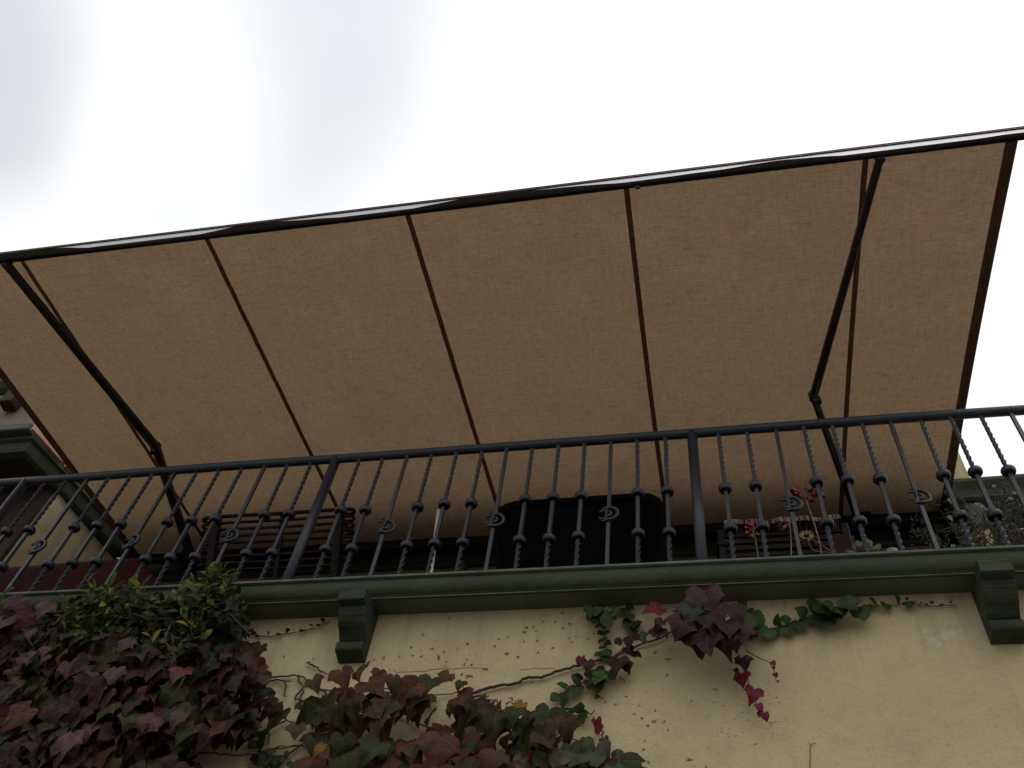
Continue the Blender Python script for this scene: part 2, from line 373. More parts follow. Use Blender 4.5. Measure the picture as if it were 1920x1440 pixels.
for i in range(3):
    x = -3.9+i*1.9
    b = MB(); b.box((x, 4.870, FZ), (x+1.3, 4.899, 4.6)); dr = b.build('patio_door', MT['green_wood'], house)
    for k in range(2):
        b = MB(); b.box((x+.08+k*.6, 4.864, FZ+.25), (x+.6+k*.6, 4.869, 4.5)); b.build('door_glass', MT['dark'], dr)

# left wing
def run(b, path, pf):                # pf: list of (outward, z); path: plan points, outward to the right-hand side (-y, +x)
    pts = [Vector((x, y)) for x, y in path]; n = len(pts); k = len(pf); vs = []
    for i, p in enumerate(pts):
        d0 = (p-pts[i-1]).normalized() if i else None; d1 = (pts[i+1]-p).normalized() if i < n-1 else None
        n0 = Vector((d0.y, -d0.x)) if d0 else None; n1 = Vector((d1.y, -d1.x)) if d1 else None
        if n0 and n1: nn = (n0+n1); nn = nn/(nn.length_squared/2)
        else: nn = n0 or n1
        for o_, z in pf: vs.append((p.x+nn.x*o_, p.y+nn.y*o_, z))
    fs = [(i*k+j, i*k+(j+1) % k, (i+1)*k+(j+1) % k, (i+1)*k+j) for i in range(n-1) for j in range(k)]+[tuple(reversed(range(k))), tuple(range((n-1)*k, n*k))]
    b.add(vs, fs)
wpath = [(-9, 3.6), (-4.82, 3.6), (-4.50, 4.66)]
b = MB()
run(b, wpath, [(-.3, 5.085), (.060, 5.085), (.065, 5.08), (.062, 5.06), (.03, 5.055), (.03, 5.045), (.022, 5.03), (.014, 5.01), (0, 4.985), (-.06, 4.985), (-.3, 4.985)])
b.build('wing_cornice', MT['green'], house)
b = MB(); b.box((-9, 3.47, 5.088), (-4.80, 3.7, 5.165), .01); b.build('wing_gutter', MT['green'], house)
wp2 = [(-9, 4.0), (-4.75, 4.0), (-4.58, 4.8)]
b = MB(); b.add([(-9, 3.66, 4.983), (-4.86, 3.66, 4.983), (-4.56, 4.75, 4.983), (-9, 4.75, 4.983)], [(0, 1, 2, 3)]); b.build('wing_soffit', MT['brown'], house)
b = MB(); run(b, wp2, [(-.02, 2.77), (0, 2.77), (0, 4.980), (-.02, 4.980)]); b.build('wing_wall', MT['stucco'], house)
b = MB(); b.box((-9, 3.965, 2.9), (-4.77, 3.995, 4.975)); b.build('wing_panel', MT['brown'], house)
def tile_piece(p0, p1, z0, z1):
    b = MB(); p0 = Vector(p0); p1 = Vector(p1); d = (p1-p0).normalized(); nn = Vector((d.y, -d.x))*.03
    q = [p0, p1, p1-nn, p0-nn]; b.add([(v.x, v.y, z) for z in (z0, z1) for v in q], [(3, 2, 1, 0), (4, 5, 6, 7)]+[(i, (i+1) % 4, (i+1) % 4+4, i+4) for i in range(4)])
    b.build('roof_tile', MT['tile'], house)
b = MB(); b.add([(x, y, z) for z in (5.086, 5.20) for x, y in ((-9, 3.70), (-4.765, 3.70), (-4.46, 4.80), (-9, 4.80))], [(3, 2, 1, 0), (4, 5, 6, 7), (0, 1, 5, 4), (1, 2, 6, 5), (2, 3, 7, 6), (3, 0, 4, 7)]); b.build('wing_roof', MT['brown'], house)
tile_piece((-4.755, 3.48), (-4.668, 3.80), 5.088, 5.155)
tile_piece((-4.655, 3.84), (-4.615, 3.99), 5.088, 5.125)
# taller part further back on the left
b = MB(); b.box((-12, 4.7, 5.2), (-6.3, 4.9, 7.55)); b.build('tower_wall', MT['lace'], house)
b = MB(); run(b, [(-12, 4.69), (-6.2, 4.69)], [(-.1, 7.9), (.2, 7.9), (.2, 7.84), (.10, 7.76), (.10, 7.66), (.05, 7.60), (0, 7.58), (-.1, 7.58)]); b.build('tower_cornice', MT['green'], house)
b = MB(); b.box((-6.95, 4.55, 7.2), (-6.8, 4.689, 7.5), .01); b.build('tower_bracket', MT['brown'], house)
# right wing: green beam on a post with a green capital
b = MB(); run(b, [(1.60, 4.55), (6, 4.50)], [(-.3, 5.08), (.06, 5.08), (.065, 5.07), (.06, 5.05), (.02, 5.00), (.005, 4.97), (.0, 4.955), (-.02, 4.945), (-.3, 4.945)]); b.build('wing_beam', MT['green'], house)
b = MB(); b.box((1.69, 4.60, FZ), (1.79, 4.72, 4.72), .006); b.build('wing_post', MT['stucco'], house)
b = MB(); b.box((1.675, 4.57, 4.72), (1.80, 4.75, 4.93), .01); b.build('post_capital', MT['green'], house)
b = MB(); b.box((1.5, 4.9, 3.9), (2.12, 4.97, 5.00)); b.build('back_screen', MT['brown'], house)
b = MB(); b.box((1.96, 4.5, 5.085), (2.4, 4.75, 5.11), .008); b.build('cap_tile', MT['tile'], house)

# ------------------------------------------------------------------ balcony railing
RZ = 3.856
PX = [-3.829, -1.924, -.019, 1.886]
rail = thing('balcony_railing', 'dark wrought iron railing with twisted balusters on the green ledge', 'railing', (0, 3.0, FZ))
b = MB(); b.sweep([(x*.5-6, 3.0+.0015*math.sin(x*1.7), RZ+.0025*math.sin(x*1.1)) for x in range(0, 20)], .0250, 16); b.build('handrail', MT['iron'], rail)
for x in PX+[-5.734]:
    b = MB(); b.sweep([(x, 3.0, FZ), (x, 3.0, RZ-.004)], .0258, 18)
    b.lathe([(.045, 0), (.045, .008), (.027, .012)], (x, 3.0, FZ+.001)); b.build('post', MT['iron'], rail)

def bar_mesh(twisted, seed):
    b = MB(); hgt = RZ-.018-FZ; h = .0084; n = 66
    zs = [hgt*i/n for i in range(n+1)]; ang = 0; vs = []
    for i, z in enumerate(zs):
        tw = twisted and (z < .36 or z > .67)
        if tw and i: ang += (zs[i]-zs[i-1])*2*math.pi/.160
        for j in range(4):
            a = ang+math.pi/4+j*math.pi/2; r = h*1.4142
            vs.append((r*math.cos(a), r*math.sin(a), z))
    b.add(vs, [(i*4+j, i*4+(j+1) % 4, (i+1)*4+(j+1) % 4, (i+1)*4+j) for i in range(n) for j in range(4)]+[(3, 2, 1, 0), tuple(range(n*4, n*4+4))])
    return b
tw_p = pl_p = None
kn = [(.010, -.012), (.016, -.013), (.019, -.020), (.023, -.0215), (.028, -.017), (.0315, -.008), (.032, .001), (.029, .009), (.023, .015), (.016, .018), (.013, .023), (.010, .027)]
def scroll_mesh():
    b = MB()
    def arc(cx, cz, r0, r1, a0, a1, n=16, r=.0066):
        b.sweep([(cx+lerp(r0, r1, i/n)*math.cos(lerp(a0, a1, i/n)), -.012, cz+lerp(r0, r1, i/n)*math.sin(lerp(a0, a1, i/n))) for i in range(n+1)], [r*(1 if 1 < i < n-1 else .8) for i in range(n+1)], 6)
    arc(.006, 0, .040, .040, R(125), R(-125), 22, .0088)          # outer C, open to the left
    arc(-.015, .030, .006, .018, R(-60), R(150), 10)
    arc(-.015, -.030, .006, .018, R(60), R(-150), 10)
    arc(-.026, .012, .013, .020, R(170), R(-50), 12)
    arc(-.026, -.014, .013, .020, R(-170), R(50), 12)
    arc(0, 0, .016, .016, R(-90), R(90), 8)
    return b
def place(parent, src, name, x, z=0):
    c = src.copy(); c.name = name; C.objects.link(c); c.parent = parent; return c
twb = plb = knb = scb = None
for p in [-5.734]+PX:
    for i in range(1, 14):
        x = p+i*(1.905/14)
        plain = i in (3, 7, 11)
        if plain:
            if plb is None: plb = bar_mesh(False, 0).build('baluster', MT['iron'], rail, local=True); o = plb
            else: o = plb.copy(); C.objects.link(o)
        else:
            if twb is None: twb = bar_mesh(True, 0).build('baluster', MT['iron'], rail, local=True); o = twb
            else: o = twb.copy(); C.objects.link(o)
        o.location = (x, 0, 0); o.rotation_euler = (random.uniform(-.004, .004), random.uniform(-.004, .004), random.uniform(-.12, .12)); o.parent = rail
        if plain:
            if scb is None: scb = scroll_mesh().build('scroll', MT['iron'], o, local=True); s_ = scb
            else: s_ = scb.copy(); C.objects.link(s_)
            s_.location = (0, 0, .512); s_.rotation_euler = (0, random.uniform(-.12, .12), random.uniform(-.15, .15)); s_.parent = o
        else:
            for z in (.658, .382):
                if knb is None:
                    kb = MB(); kb.lathe(kn, seg=18); knb = kb.build('knuckle', MT['iron'], o, local=True); k_ = knb
                else: k_ = knb.copy(); C.objects.link(k_)
                k_.location = (0, 0, z+random.uniform(-.004, .004)); k_.rotation_euler = (0, 0, random.uniform(0, 3)); k_.parent = o

# ------------------------------------------------------------------ awning
AX0, AX1, AY0, AY1 = -4.475, 1.634, 1.955, 4.74
SEAMS = [-3.79+1.181*i for i in range(5)]
def az_(x, y):
    t = (y-AY0)/(AY1-AY0); s = 4.63+.149*(y-AY0)
    s -= .018*math.sin(math.pi*t) + .006*math.sin(x*2.1+1)*math.sin(math.pi*t)
    for q in SEAMS: s += .0016*math.sin(y*24+q*9)*math.exp(-((x-q)/.07)**2)
    for q in SEAMS: s += .006*math.exp(-((x-q)/.10)**2)*math.sin(math.pi*t)
    return s
def ax_(x, y): return x - (x+1.42)*.006*math.sin(math.pi*(y-AY0)/(AY1-AY0))
aw = thing('retractable_awning', 'large tan fabric awning with dark seams and two folding arms over the balcony', 'awning', (-1.42, 4.76, 5.03))
def strip(b, x0, x1, y0, y1, nx, ny, dz=0):
    vs = []; 
    for j in range(ny+1):
        for i in range(nx+1):
            x = lerp(x0, x1, i/nx); y = lerp(y0, y1, j/ny); vs.append((ax_(x, y), y, az_(x, y)+dz))
    b.add(vs, [(j*(nx+1)+i, (j+1)*(nx+1)+i, (j+1)*(nx+1)+i+1, j*(nx+1)+i+1) for j in range(ny) for i in range(nx)], True)
b = MB(); strip(b, AX0, AX1, AY0, AY1, 240, 110); b.build('canopy', MT['cloth'], aw)
for x in SEAMS:
    b = MB(); strip(b, x-.0145, x+.0145, AY0, AY1, 2, 110, -.0025); b.build('seam', MT['seam'], aw)
for x0, x1 in ((AX0+.001, AX0+.058), (AX1-.058, AX1-.001)):
    b = MB(); strip(b, x0, x1, AY0, AY1, 3, 30, -.003); b.build('side_hem', MT['hem'], aw)
# front bar: slim extrusion with a ridge on top; slight bow
FX0, FX1 = AX0-.03, AX1+.03
def fz(x): return 4.60 - .012*math.sin(math.pi*(x-FX0)/(FX1-FX0))
def bar(b, pf, n=40):
    vs = []; k = len(pf)
    for i in range(n+1):
        x = lerp(FX0, FX1, i/n)
        for y, z in pf: vs.append((x, y, fz(x)+z))
    b.add(vs, [(i*k+j, (i+1)*k+j, (i+1)*k+(j+1) % k, i*k+(j+1) % k) for i in range(n) for j in range(k)]+[tuple(range(k)), tuple(reversed(range(n*k, n*k+k)))])
b = MB(); bar(b, [(1.930, -.002), (1.925, .004), (1.925, .044), (1.950, .044), (1.956, .036), (1.956, .0), (1.950, -.004)]); fb = b.build('front_bar', MT['alu'], aw)
b = MB(); bar(b, [(1.9240, .006), (1.9180, .0425), (1.9240, .0425)]); b.build('bar_face', MT['silver'], fb)
b = MB(); bar(b, [(1.9165, .0435), (1.9125, .0445), (1.9125, .054), (1.935, .054), (1.935, .0435)]); b.build('bar_ridge', MT['alu'], fb)
b = MB(); bar(b, [(1.9105, .0555), (1.9105, .0600), (1.93, .0600), (1.93, .0555)]); b.build('bar_lip', MT['alu_grey'], fb)
b = MB(); hk = (-.185, 1.935); b.sweep([(hk[0], hk[1], 4.60), (hk[0], hk[1]+.004, 4.545)], .007, 8); b.sweep([(hk[0]-.012, hk[1]+.004, 4.545), (hk[0]+.012, hk[1]+.004, 4.545)], .008, 8); b.build('crank_eye', MT['alu'], fb)
# valance: short cloth strip hanging from the bar's outer lip, its free edge waving
b = MB(); n = 260; rows = 6
vs = []
for i in range(n+1):
    x = lerp(FX0+.01, FX1-.01, i/n)
    wv = .5+.5*mn.noise(Vector((x*1.55, 3.3, 0)))*2.4+.18*mn.noise(Vector((x*5, 1.3, 0))); wv = min(1.08, max(0, wv))
    ln = lerp(.032, .064, wv)
    for j in range(rows+1):
        t = j/rows
        vs.append((x, 1.955-ln*t, fz(x)-.006-.018*t*t*(1-.3*wv)))
b.add(vs, [(i*(rows+1)+j, i*(rows+1)+j+1, (i+1)*(rows+1)+j+1, (i+1)*(rows+1)+j) for i in range(n) for j in range(rows)], True)
b.build('valance', MT['valance'], aw)
# roller, cassette, torsion bar
b = MB(); b.sweep([(AX0-.05, 4.79, 5.045), (AX1+.04, 4.79, 5.045)], .05, 20); b.build('roller', MT['alu'], aw)
b = MB(); b.box((AX0-.02, 4.70, 4.935), (AX1+.02, 4.745, 4.980), .004); b.build('torsion_bar', MT['alu'], aw)
for x in (AX0+.5, AX1-.55, -1.42):
    b = MB(); b.box((x-.04, 4.70, 4.93), (x+.04, 4.867, 5.10), .006); b.build('wall_bracket', MT['alu'], aw)
def arm(P0, P1, P2, inward):
    P0, P1, P2 = map(Vector, (P0, P1, P2))
    root = bpy.data.objects.new('arm', None); C.objects.link(root); root.parent = aw; root.location = P2-origin(aw)
    def seg(a, b_, w0, w1, h, nm):
        d = (b_-a).normalized(); sd_ = d.cross(Vector((0, 0, 1))).normalized(); upv = sd_.cross(d)
        m_ = MB(); vs = []
        for q, w_ in ((a, w0), (a+(b_-a)*.04, w0), (b_-(b_-a)*.04, w1), (b_, w1)):
            for cx_, cz_ in ((-1, -.6), (-.6, -1), (.6, -1), (1, -.6), (1, .6), (.6, 1), (-.6, 1), (-1, .6)):
                vs.append(q+sd_*cx_*w_+upv*cz_*h)
        m_.add(vs, [(i*8+j, i*8+(j+1) % 8, (i+1)*8+(j+1) % 8, (i+1)*8+j) for i in range(3) for j in range(8)]+[tuple(reversed(range(8))), tuple(range(24, 32))])
        m_.build(nm, MT['alu'], root)
    k_ = 1.3 if inward < 0 else 1.0; seg(P0, P1, .0170*k_, .0225*k_, .023, 'forearm'); seg(P1, P2, .021*k_, .024*k_, .026, 'upper_arm')
    m_ = MB(); m_.lathe([(.018, -.034), (.026, -.031), (.029, -.026), (.029, .024), (.025, .030), (.018, .032)], P1, 16)
    s_ = Vector((inward*.028, .028, -.004)); m_.lathe([(.010, -.028), (.018, -.024), (.018, .02), (.010, .024)], P1+s_, 12); m_.build('elbow_joint', MT['alu'], root)
    cb = MB(); dd_ = (P1-P2).normalized(); so = Vector((0, 0, -.034)); cb.sweep([P2+dd_*.25+so*.8, P2+dd_*.7+so, P1+so*.95, P1+(P0-P1).normalized()*.16+so*.6], .0035, 6); cb.build('arm_cable', MT['alu_grey'], root)
    m_ = MB(); m_.lathe([(.012, -.043), (.014, -.040), (.014, -.034)], P1, 6); m_.build('joint_bolt', MT['alu_grey'], root)
    m_ = MB(); m_.box(P0-Vector((.022, .012, .020)), P0+Vector((.022, .02, .034)), .005); m_.build('front_bracket', MT['alu'], root)
    m_ = MB(); m_.box(P2-Vector((.035, .03, .05)), P2+Vector((.035, .06, .03)), .006); m_.build('shoulder', MT['alu'], root)
arm((-3.85, 1.950, 4.572), (-3.63, 3.50, 4.775), (-3.91, 4.70, 4.945), -1)
arm((.990, 1.950, 4.572), (.710, 3.50, 4.775), (1.022, 4.66, 4.940), 1)

# ------------------------------------------------------------------ furniture on the balcony
def rounded_rect(w_, h_, r, n=8):
    o = []
    for cx_, cz_, a0 in ((w_/2-r, h_-r, 0), (-w_/2+r, h_-r, 90)):
        for i in range(n+1): a = R(a0+90*i/n); o.append((cx_+r*math.cos(a), cz_+r*math.sin(a)))
    return o
# covered barbecue
gr = thing('covered_barbecue', 'big black cloth covered barbecue with rounded top behind the railing', 'barbecue', (-.62, 3.45, FZ))
b = MB(); sil = []
top = .925
pf = [(-.40, 0.02)]+[(-x, z) for x, z in rounded_rect(.93, top, .13, 8)][::1]
pf = [(.375, .03), (.40, .4), (.435, top-.20)]+rounded_rect(.875, top, .12, 8)+[(-.425, top-.20), (-.37, .4), (-.36, .03)]
rings = [(-.26, .94), (-.275, .985), (-.25, 1.0), (0, 1.0), (.25, .98)]
n = len(pf); vs = []
rings = [(-.235, .93), (-.25, .975), (-.235, 1.0), (-.1, 1.01), (.1, 1.01), (.24, 1.0), (.255, .95)]
for yy, sc in rings:
    for k, (x, z) in enumerate(pf):
        wob = .012*mn.noise(Vector((x*6, yy*9, z*5)))
        vs.append((-.62+x*(.985 if sc < 1 else 1)*sc+wob, 3.47+yy+wob, FZ+z*(sc if z > .6 else 1)))
b.add(vs, [(i*n+j, i*n+(j+1) % n, (i+1)*n+(j+1) % n, (i+1)*n+j) for i in range(len(rings)-1) for j in range(n)]+[tuple(range(n)), tuple(reversed(range((len(rings)-1)*n, len(rings)*n)))], True)
b.build('cloth_cover', MT['cover'], gr)
for sx in (-.3, .3):
    b = MB(); b.box((-.62+sx-.02, 3.30, FZ), (-.62+sx+.02, 3.62, FZ+.05), .005); b.build('foot', MT['cover'], gr)

# slatted metal chair
ch = thing('slatted_chair', 'dark metal garden chair with horizontal rods in its back, seen through the left bay', 'chair', (-2.33, 3.75, FZ))
for i in range(9):
    z = FZ+.985-.031*i; y = 3.28+.022*i
    b = MB(); rr = .0085 if i else .011; x0, x1 = -2.76, -1.90
    lp = .022
    pts = [(x0+.03, y+.03, z-.006), (x0-.005, y+.03, z-.004), (x0-.02, y+.018, z), (x0-.012, y, z), (x0+.06, y-.004, z)]+[(lerp(x0, x1, k/8), y-.004, z+.002*math.sin(k)) for k in range(1, 8)]+[(x1-.06, y-.004, z), (x1+.012, y, z), (x1+.02, y+.018, z), (x1+.005, y+.03, z-.004), (x1-.03, y+.03, z-.006)]
    b.sweep(smooth_path(pts, 3), rr, 8); b.build('back_rod', MT['rattan'], ch)
for x in (-2.70, -1.96, -2.30):
    b = MB(); b.sweep([(x, 3.59, FZ+.46), (x, 3.292, FZ+1.0)], .012 if x == -2.30 else .02, 8, square=True); b.build('back_frame', MT['rattan'], ch)
for i in range(8):
    b = MB(); b.sweep([(-2.72, 3.56+.06*i, FZ+.44), (-1.94, 3.56+.06*i, FZ+.44)], .009, 8); b.build('seat_rod', MT['rattan'], ch)
for x in (-2.70, -1.96):
    b = MB(); b.sweep([(x, 3.50, FZ+.44), (x, 4.02, FZ+.44)], .015, square=True); b.build('seat_frame', MT['rattan'], ch)
    for y in (3.56, 4.0):
        b = MB(); b.sweep([(x, y, FZ), (x, y, FZ+(.52 if y < 3.7 else .66))], .014, square=True); b.build('leg', MT['rattan'], ch)
    b = MB(); b.sweep(smooth_path([(x, 3.44, FZ+.70), (x, 3.75, FZ+.70), (x, 4.03, FZ+.65)], 4), .016, 8); b.build('armrest', MT['rattan'], ch)

# striped chair
sc_ = thing('cushioned_chair', 'dark slatted garden chair with a striped cushion behind the flower stalks', 'chair', (.38, 3.5, FZ))
for i in range(7):
    b = MB(); b.box((.09, 3.33, FZ+.40+i*.045), (.66, 3.345, FZ+.425+i*.045), .002); b.build('back_slat', MT['rattan'], sc_)
for x in (.08, .66):
    b = MB(); b.box((x-.018, 3.32, FZ), (x+.018, 3.36, FZ+.72), .004); b.build('rear_leg', MT['rattan'], sc_)
    b = MB(); b.box((x-.016, 3.84, FZ), (x+.016, 3.87, FZ+.60), .004); b.build('front_leg', MT['rattan'], sc_)
    b = MB(); b.box((x-.028, 3.31, FZ+.60), (x+.028, 3.90, FZ+.625), .006); b.build('armrest', MT['rattan'], sc_)
b = MB(); b.box((.08, 3.34, FZ+.38), (.66, 3.87, FZ+.41), .006); b.build('seat', MT['rattan'], sc_)
def striped():
    m = bpy.data.materials.new('striped_cloth'); m.use_nodes = True; t = m.node_tree; n_ = t.nodes; l = t.links
    p = n_['Principled BSDF']; p.inputs['Roughness'].default_value = .9
    g_ = n_.new('ShaderNodeNewGeometry'); mp = n_.new('ShaderNodeMapping'); mp.inputs['Scale'].default_value = (33, 0, 0); l.new(g_.outputs['Position'], mp.inputs[0])
    nz = n_.new('ShaderNodeTexNoise'); nz.inputs['Scale'].default_value = 1; nz.inputs['Detail'].default_value = 2; l.new(mp.outputs[0], nz.inputs['Vector'])
    cr = n_.new('ShaderNodeValToRGB'); cr.color_ramp.interpolation = 'CONSTANT'; l.new(nz.outputs['Fac'], cr.inputs[0])
    cr.color_ramp.elements[0].color = (.035, .012, .012, 1); cr.color_ramp.elements[1].position = .43; cr.color_ramp.elements[1].color = (.30, .22, .17, 1)
    for q, c_ in ((.49, (.09, .02, .016, 1)), (.55, (.36, .28, .23, 1)), (.59, (.10, .03, .03, 1))):
        e = cr.color_ramp.elements.new(q); e.color = c_
    l.new(cr.outputs[0], p.inputs['Base Color']); return m
MT['stripe'] = striped()
b = MB(); pts = []
nn_ = 22
vs = []
for j in range(9):
    a = R(-10+200*j/8); 
    for i in range(nn_+1):
        x = lerp(.10, .645, i/nn_); r = .054+.004*math.sin(i*1.3)
        vs.append((x, 3.345-r*1.1*math.cos(a), FZ+.720+.006*math.sin(i*.6)+r*math.sin(a)))
for i in range(nn_+1):
    x = lerp(.10, .645, i/nn_); vs.append((x, 3.37, FZ+.62))
b.add(vs, [(j*(nn_+1)+i, j*(nn_+1)+i+1, (j+1)*(nn_+1)+i+1, (j+1)*(nn_+1)+i) for j in range(9) for i in range(nn_)], True)
b.build('cushion', MT['stripe'], sc_)

# red cloth cover at the left
rc = MB(); nx_ = 40; vs = []
prf = [(-4.6, .62), (-4.2, .66), (-3.9, .685), (-3.5, .70), (-3.05, .71), (-2.93, .60), (-2.80, .40), (-2.72, .05)]
def zt(x):
    for (a, za), (b_, zb) in zip(prf, prf[1:]):
        if a <= x <= b_: return lerp(za, zb, (x-a)/(b_-a))
    return .05
for i in range(nx_+1):
    x = lerp(-4.6, -2.72, i/nx_); z = zt(x)
    for y, q in ((3.30, .0), (3.27, .25), (3.26, .6), (3.27, .92), (3.30, 1.0), (3.5, 1.02), (3.8, .98), (3.85, .5), (3.86, 0)):
        wv = .016*mn.noise(Vector((x*5, y*3, q*3)))
        vs.append((x+wv, y+wv, FZ+.004+q*z+(wv if q > .2 else 0)))
rc.add(vs, [(i*9+j, (i+1)*9+j, (i+1)*9+j+1, i*9+j+1) for i in range(nx_) for j in range(8)]+[tuple(range(9)), tuple(reversed(range(nx_*9, nx_*9+9)))], True)
tag(rc.build('sofa_cover', MT['red']), 'dark red cloth cover over low furniture at the left end of the balcony', 'cover')

# white pole
b = MB(); b.sweep([(-1.305, 3.30, FZ), (-1.392, 3.30, 3.715)], .0105, 10); b.lathe([(.012, 0), (.014, .006), (.010, .014)], (-1.392, 3.30, 3.713)); tag(b.build('pole', MT['white']), 'thin white pole leaning up behind the railing left of the barbecue', 'pole')
# dark garden torch
b = MB(); b.sweep([(-1.20, 3.30, FZ), (-1.20, 3.30, 3.22)], .010, 8); b.lathe([(.012, 0), (.026, .01), (.034, .05), (.030, .09), (.012, .10), (.010, .125), (.004, .13)], (-1.20, 3.30, 3.21)); tag(b.build('garden_torch', MT['rattan']), 'small dark garden torch between the white pole and the barbecue', 'torch')

# pots and stalked flowers
def pot(parent, x, y, r, h, m='pot', z=FZ):
    b = MB(); b.lathe([(r*.72, 0), (r*.98, h*.85), (r*1.1, h*.86), (r*1.1, h), (r*.95, h), (r*.9, h*.92)], (x, y, z+.001), 20); b.build('pot', MT[m], parent)
def bell(b, p, d, s):
    d = Vector(d).normalized(); u = d.cross(Vector((.1, 1, .3))).normalized(); w_ = d.cross(u); p = Vector(p)
    pr = [(.02, 0), (.22, .10), (.30, .35), (.27, .62), (.36, .85)]; sg = 10; vs = []
    for r, z in pr:
        for j in range(sg):
            a = 2*math.pi*j/sg; k = 1+(.22 if (j % 2 and z > .8) else 0); vs.append(p+(u*math.cos(a)+w_*math.sin(a))*r*k*s+d*z*s*(1+(.12 if (j % 2 and z > .8) else 0)))
    b.add(vs, [(i*sg+j, i*sg+(j+1) % sg, (i+1)*sg+(j+1) % sg, (i+1)*sg+j) for i in range(4) for j in range(sg)], True)
fl = thing('potted_succulent', 'succulent in a pot with tall bare stalks of coral bell flowers behind the railing', 'potted plant', (.62, 3.13, FZ))
pot(fl, .55, 3.16, .11, .17)
def stalk(pts, r=.0042, y=3.12):
    P = [at(u, v, y+dy) for u, v, dy in pts]; b = MB(); b.sweep(smooth_path(P, 5), [lerp(r, r*.7, i/(5*(len(P)-1))) for i in range(5*(len(P)-1)+1)], 7); return b, P
b, P = stalk([(1552, 1110, .05), (1541, 1042, .02), (1536, 1015, 0), (1526, 980, 0), (1513, 942, 0), (1507, 920, 0)]); b.build('stalk', MT['stalk'], fl)
b = MB()
for (u, v) in ((1490, 922), (1493, 930), (1498, 926), (1486, 918), (1515, 918), (1522, 912), (1527, 922), (1532, 916), (1520, 926), (1526, 930), (1540, 928), (1516, 938), (1508, 932), (1502, 934), (1535, 924)):
    p = at(u, v-6, 3.12+random.uniform(-.02, .02)); bell(b, p, (random.uniform(-.5, .5), random.uniform(-.3, .3), -1), .034); b.sweep([p, (P[-1]+p)/2+Vector((0, 0, .02)), P[-1]], .0016, 5)
for u0, v0, u1, v1 in ((1490, 912, 1485, 898), (1516, 905, 1522, 888), (1510, 910, 1512, 900)):
    a = at(u0, v0, 3.12); c = at(u1, v1, 3.12); b.sweep([a, (a+c)/2, c], [.002, .006, .001], 6); b.sweep([P[-1], a], .0016, 5)
b.build('flower_cluster', MT['bloom'], fl)
b, P = stalk([(1430, 1110, .05), (1422, 1047, .02), (1417, 1015, 0), (1412, 995, 0)], .0036); b.build('stalk', MT['stalk'], fl)
b = MB()
for (u, v) in ((1398, 990), (1404, 984), (1412, 985), (1406, 996), (1400, 1000), (1417, 992), (1422, 1002), (1410, 1006)):
    p = at(u, v-4, 3.12+random.uniform(-.02, .02)); bell(b, p, (random.uniform(-.6, .6), 0, -1), .028); b.sweep([p, P[-1]], .0014, 5)
b.build('flower_cluster', MT['bloom'], fl)
b, P = stalk([(1487, 1110, .05), (1484, 1045, 0), (1483, 1010, 0), (1481, 980, 0)], .0036); b.build('stalk', MT['stalk'], fl)
b = MB()
for (u, v) in ((1466, 982), (1472, 985), (1478, 978), (1484, 980), (1488, 986), (1474, 990), (1468, 978)):
    p = at(u, v-4, 3.12+random.uniform(-.02, .02)); bell(b, p, (random.uniform(-.9, .9), 0, -.6), .026); b.sweep([p, P[-1]], .0014, 5)
b.build('flower_cluster', MT['bloom_pale'], fl)
b, P = stalk([(1590, 1060, .03), (1562, 1036, 0), (1540, 1022, 0), (1522, 1010, 0), (1514, 1006, 0)], .0026); b.build('stalk', MT['stalk'], fl)
b, P2 = stalk([(1560, 1036, 0), (1530, 1033, 0), (1518, 1022, 0), (1514, 1010, 0)], .0018); b.build('stalk', MT['stalk'], fl)
b = MB()
for k in range(11):
    a = k*.6; p = at(1512+5*math.cos(a), 1006+4*math.sin(a), 3.12); bell(b, p, (math.cos(a), random.uniform(-.4, .4), -math.sin(a)), .022)
b.build('flower_cluster', MT['bloom_yellow'], fl)
# rosette
rs = thing('succulent_rosette', 'small pale green succulent just above the ledge right of the flower stalks', 'succulent', (.69, 3.16, FZ))
pot(rs, .69, 3.16, .09, .27)
b = MB(); c0 = Vector((.675, 3.13, 3.06))
for k in range(26):
    a = k*2.4; t = k/26; d = Vector((math.cos(a)*(1-t*.7), math.sin(a)*(1-t*.7), .25+t*.9)).normalized(); l_ = .10-.045*t
    sd_ = d.cross(Vector((0, 0, 1))).normalized(); n_ = sd_.cross(d)
    b.add([c0, c0+d*l_*.55+sd_*.020, c0+d*l_*.9+sd_*.012, c0+d*l_, c0+d*l_*.9-sd_*.012, c0+d*l_*.55-sd_*.020, c0+d*l_*.55+n_*.009, c0+d*l_*.55-n_*.009],
          [(0, 1, 6), (1, 2, 6), (2, 3, 6), (3, 4, 6), (4, 5, 6), (5, 0, 6), (1, 0, 7), (2, 1, 7), (3, 2, 7), (4, 3, 7), (5, 4, 7), (0, 5, 7)], True)
b.build('foliage', MT['succ'], rs)
# white cup beside it, on a small stand
cpz = 2.985
cp = thing('white_cup', 'small white plastic cup beside the succulent on the balcony edge', 'cup', (.765, 3.12, FZ))
b = MB(); b.lathe([(.018, 0), (.026, .10), (.024, .10), (.016, .005)], (.785, 3.12, cpz), 14); b.build('cup_body', MT['cup'], cp)
b = MB(); b.box((.74, 3.08, FZ), (.83, 3.16, cpz), .004); tag(b.build('pedestal', MT['brown']), 'small brown stand carrying the white cup behind the railing', 'stand')
# red box planter
b = MB(); b.box((.56, 3.22, FZ), (.660, 3.31, FZ+.545), .008); tag(b.build('planter', MT['pot']), 'narrow dark red planter beside the striped chair', 'planter')

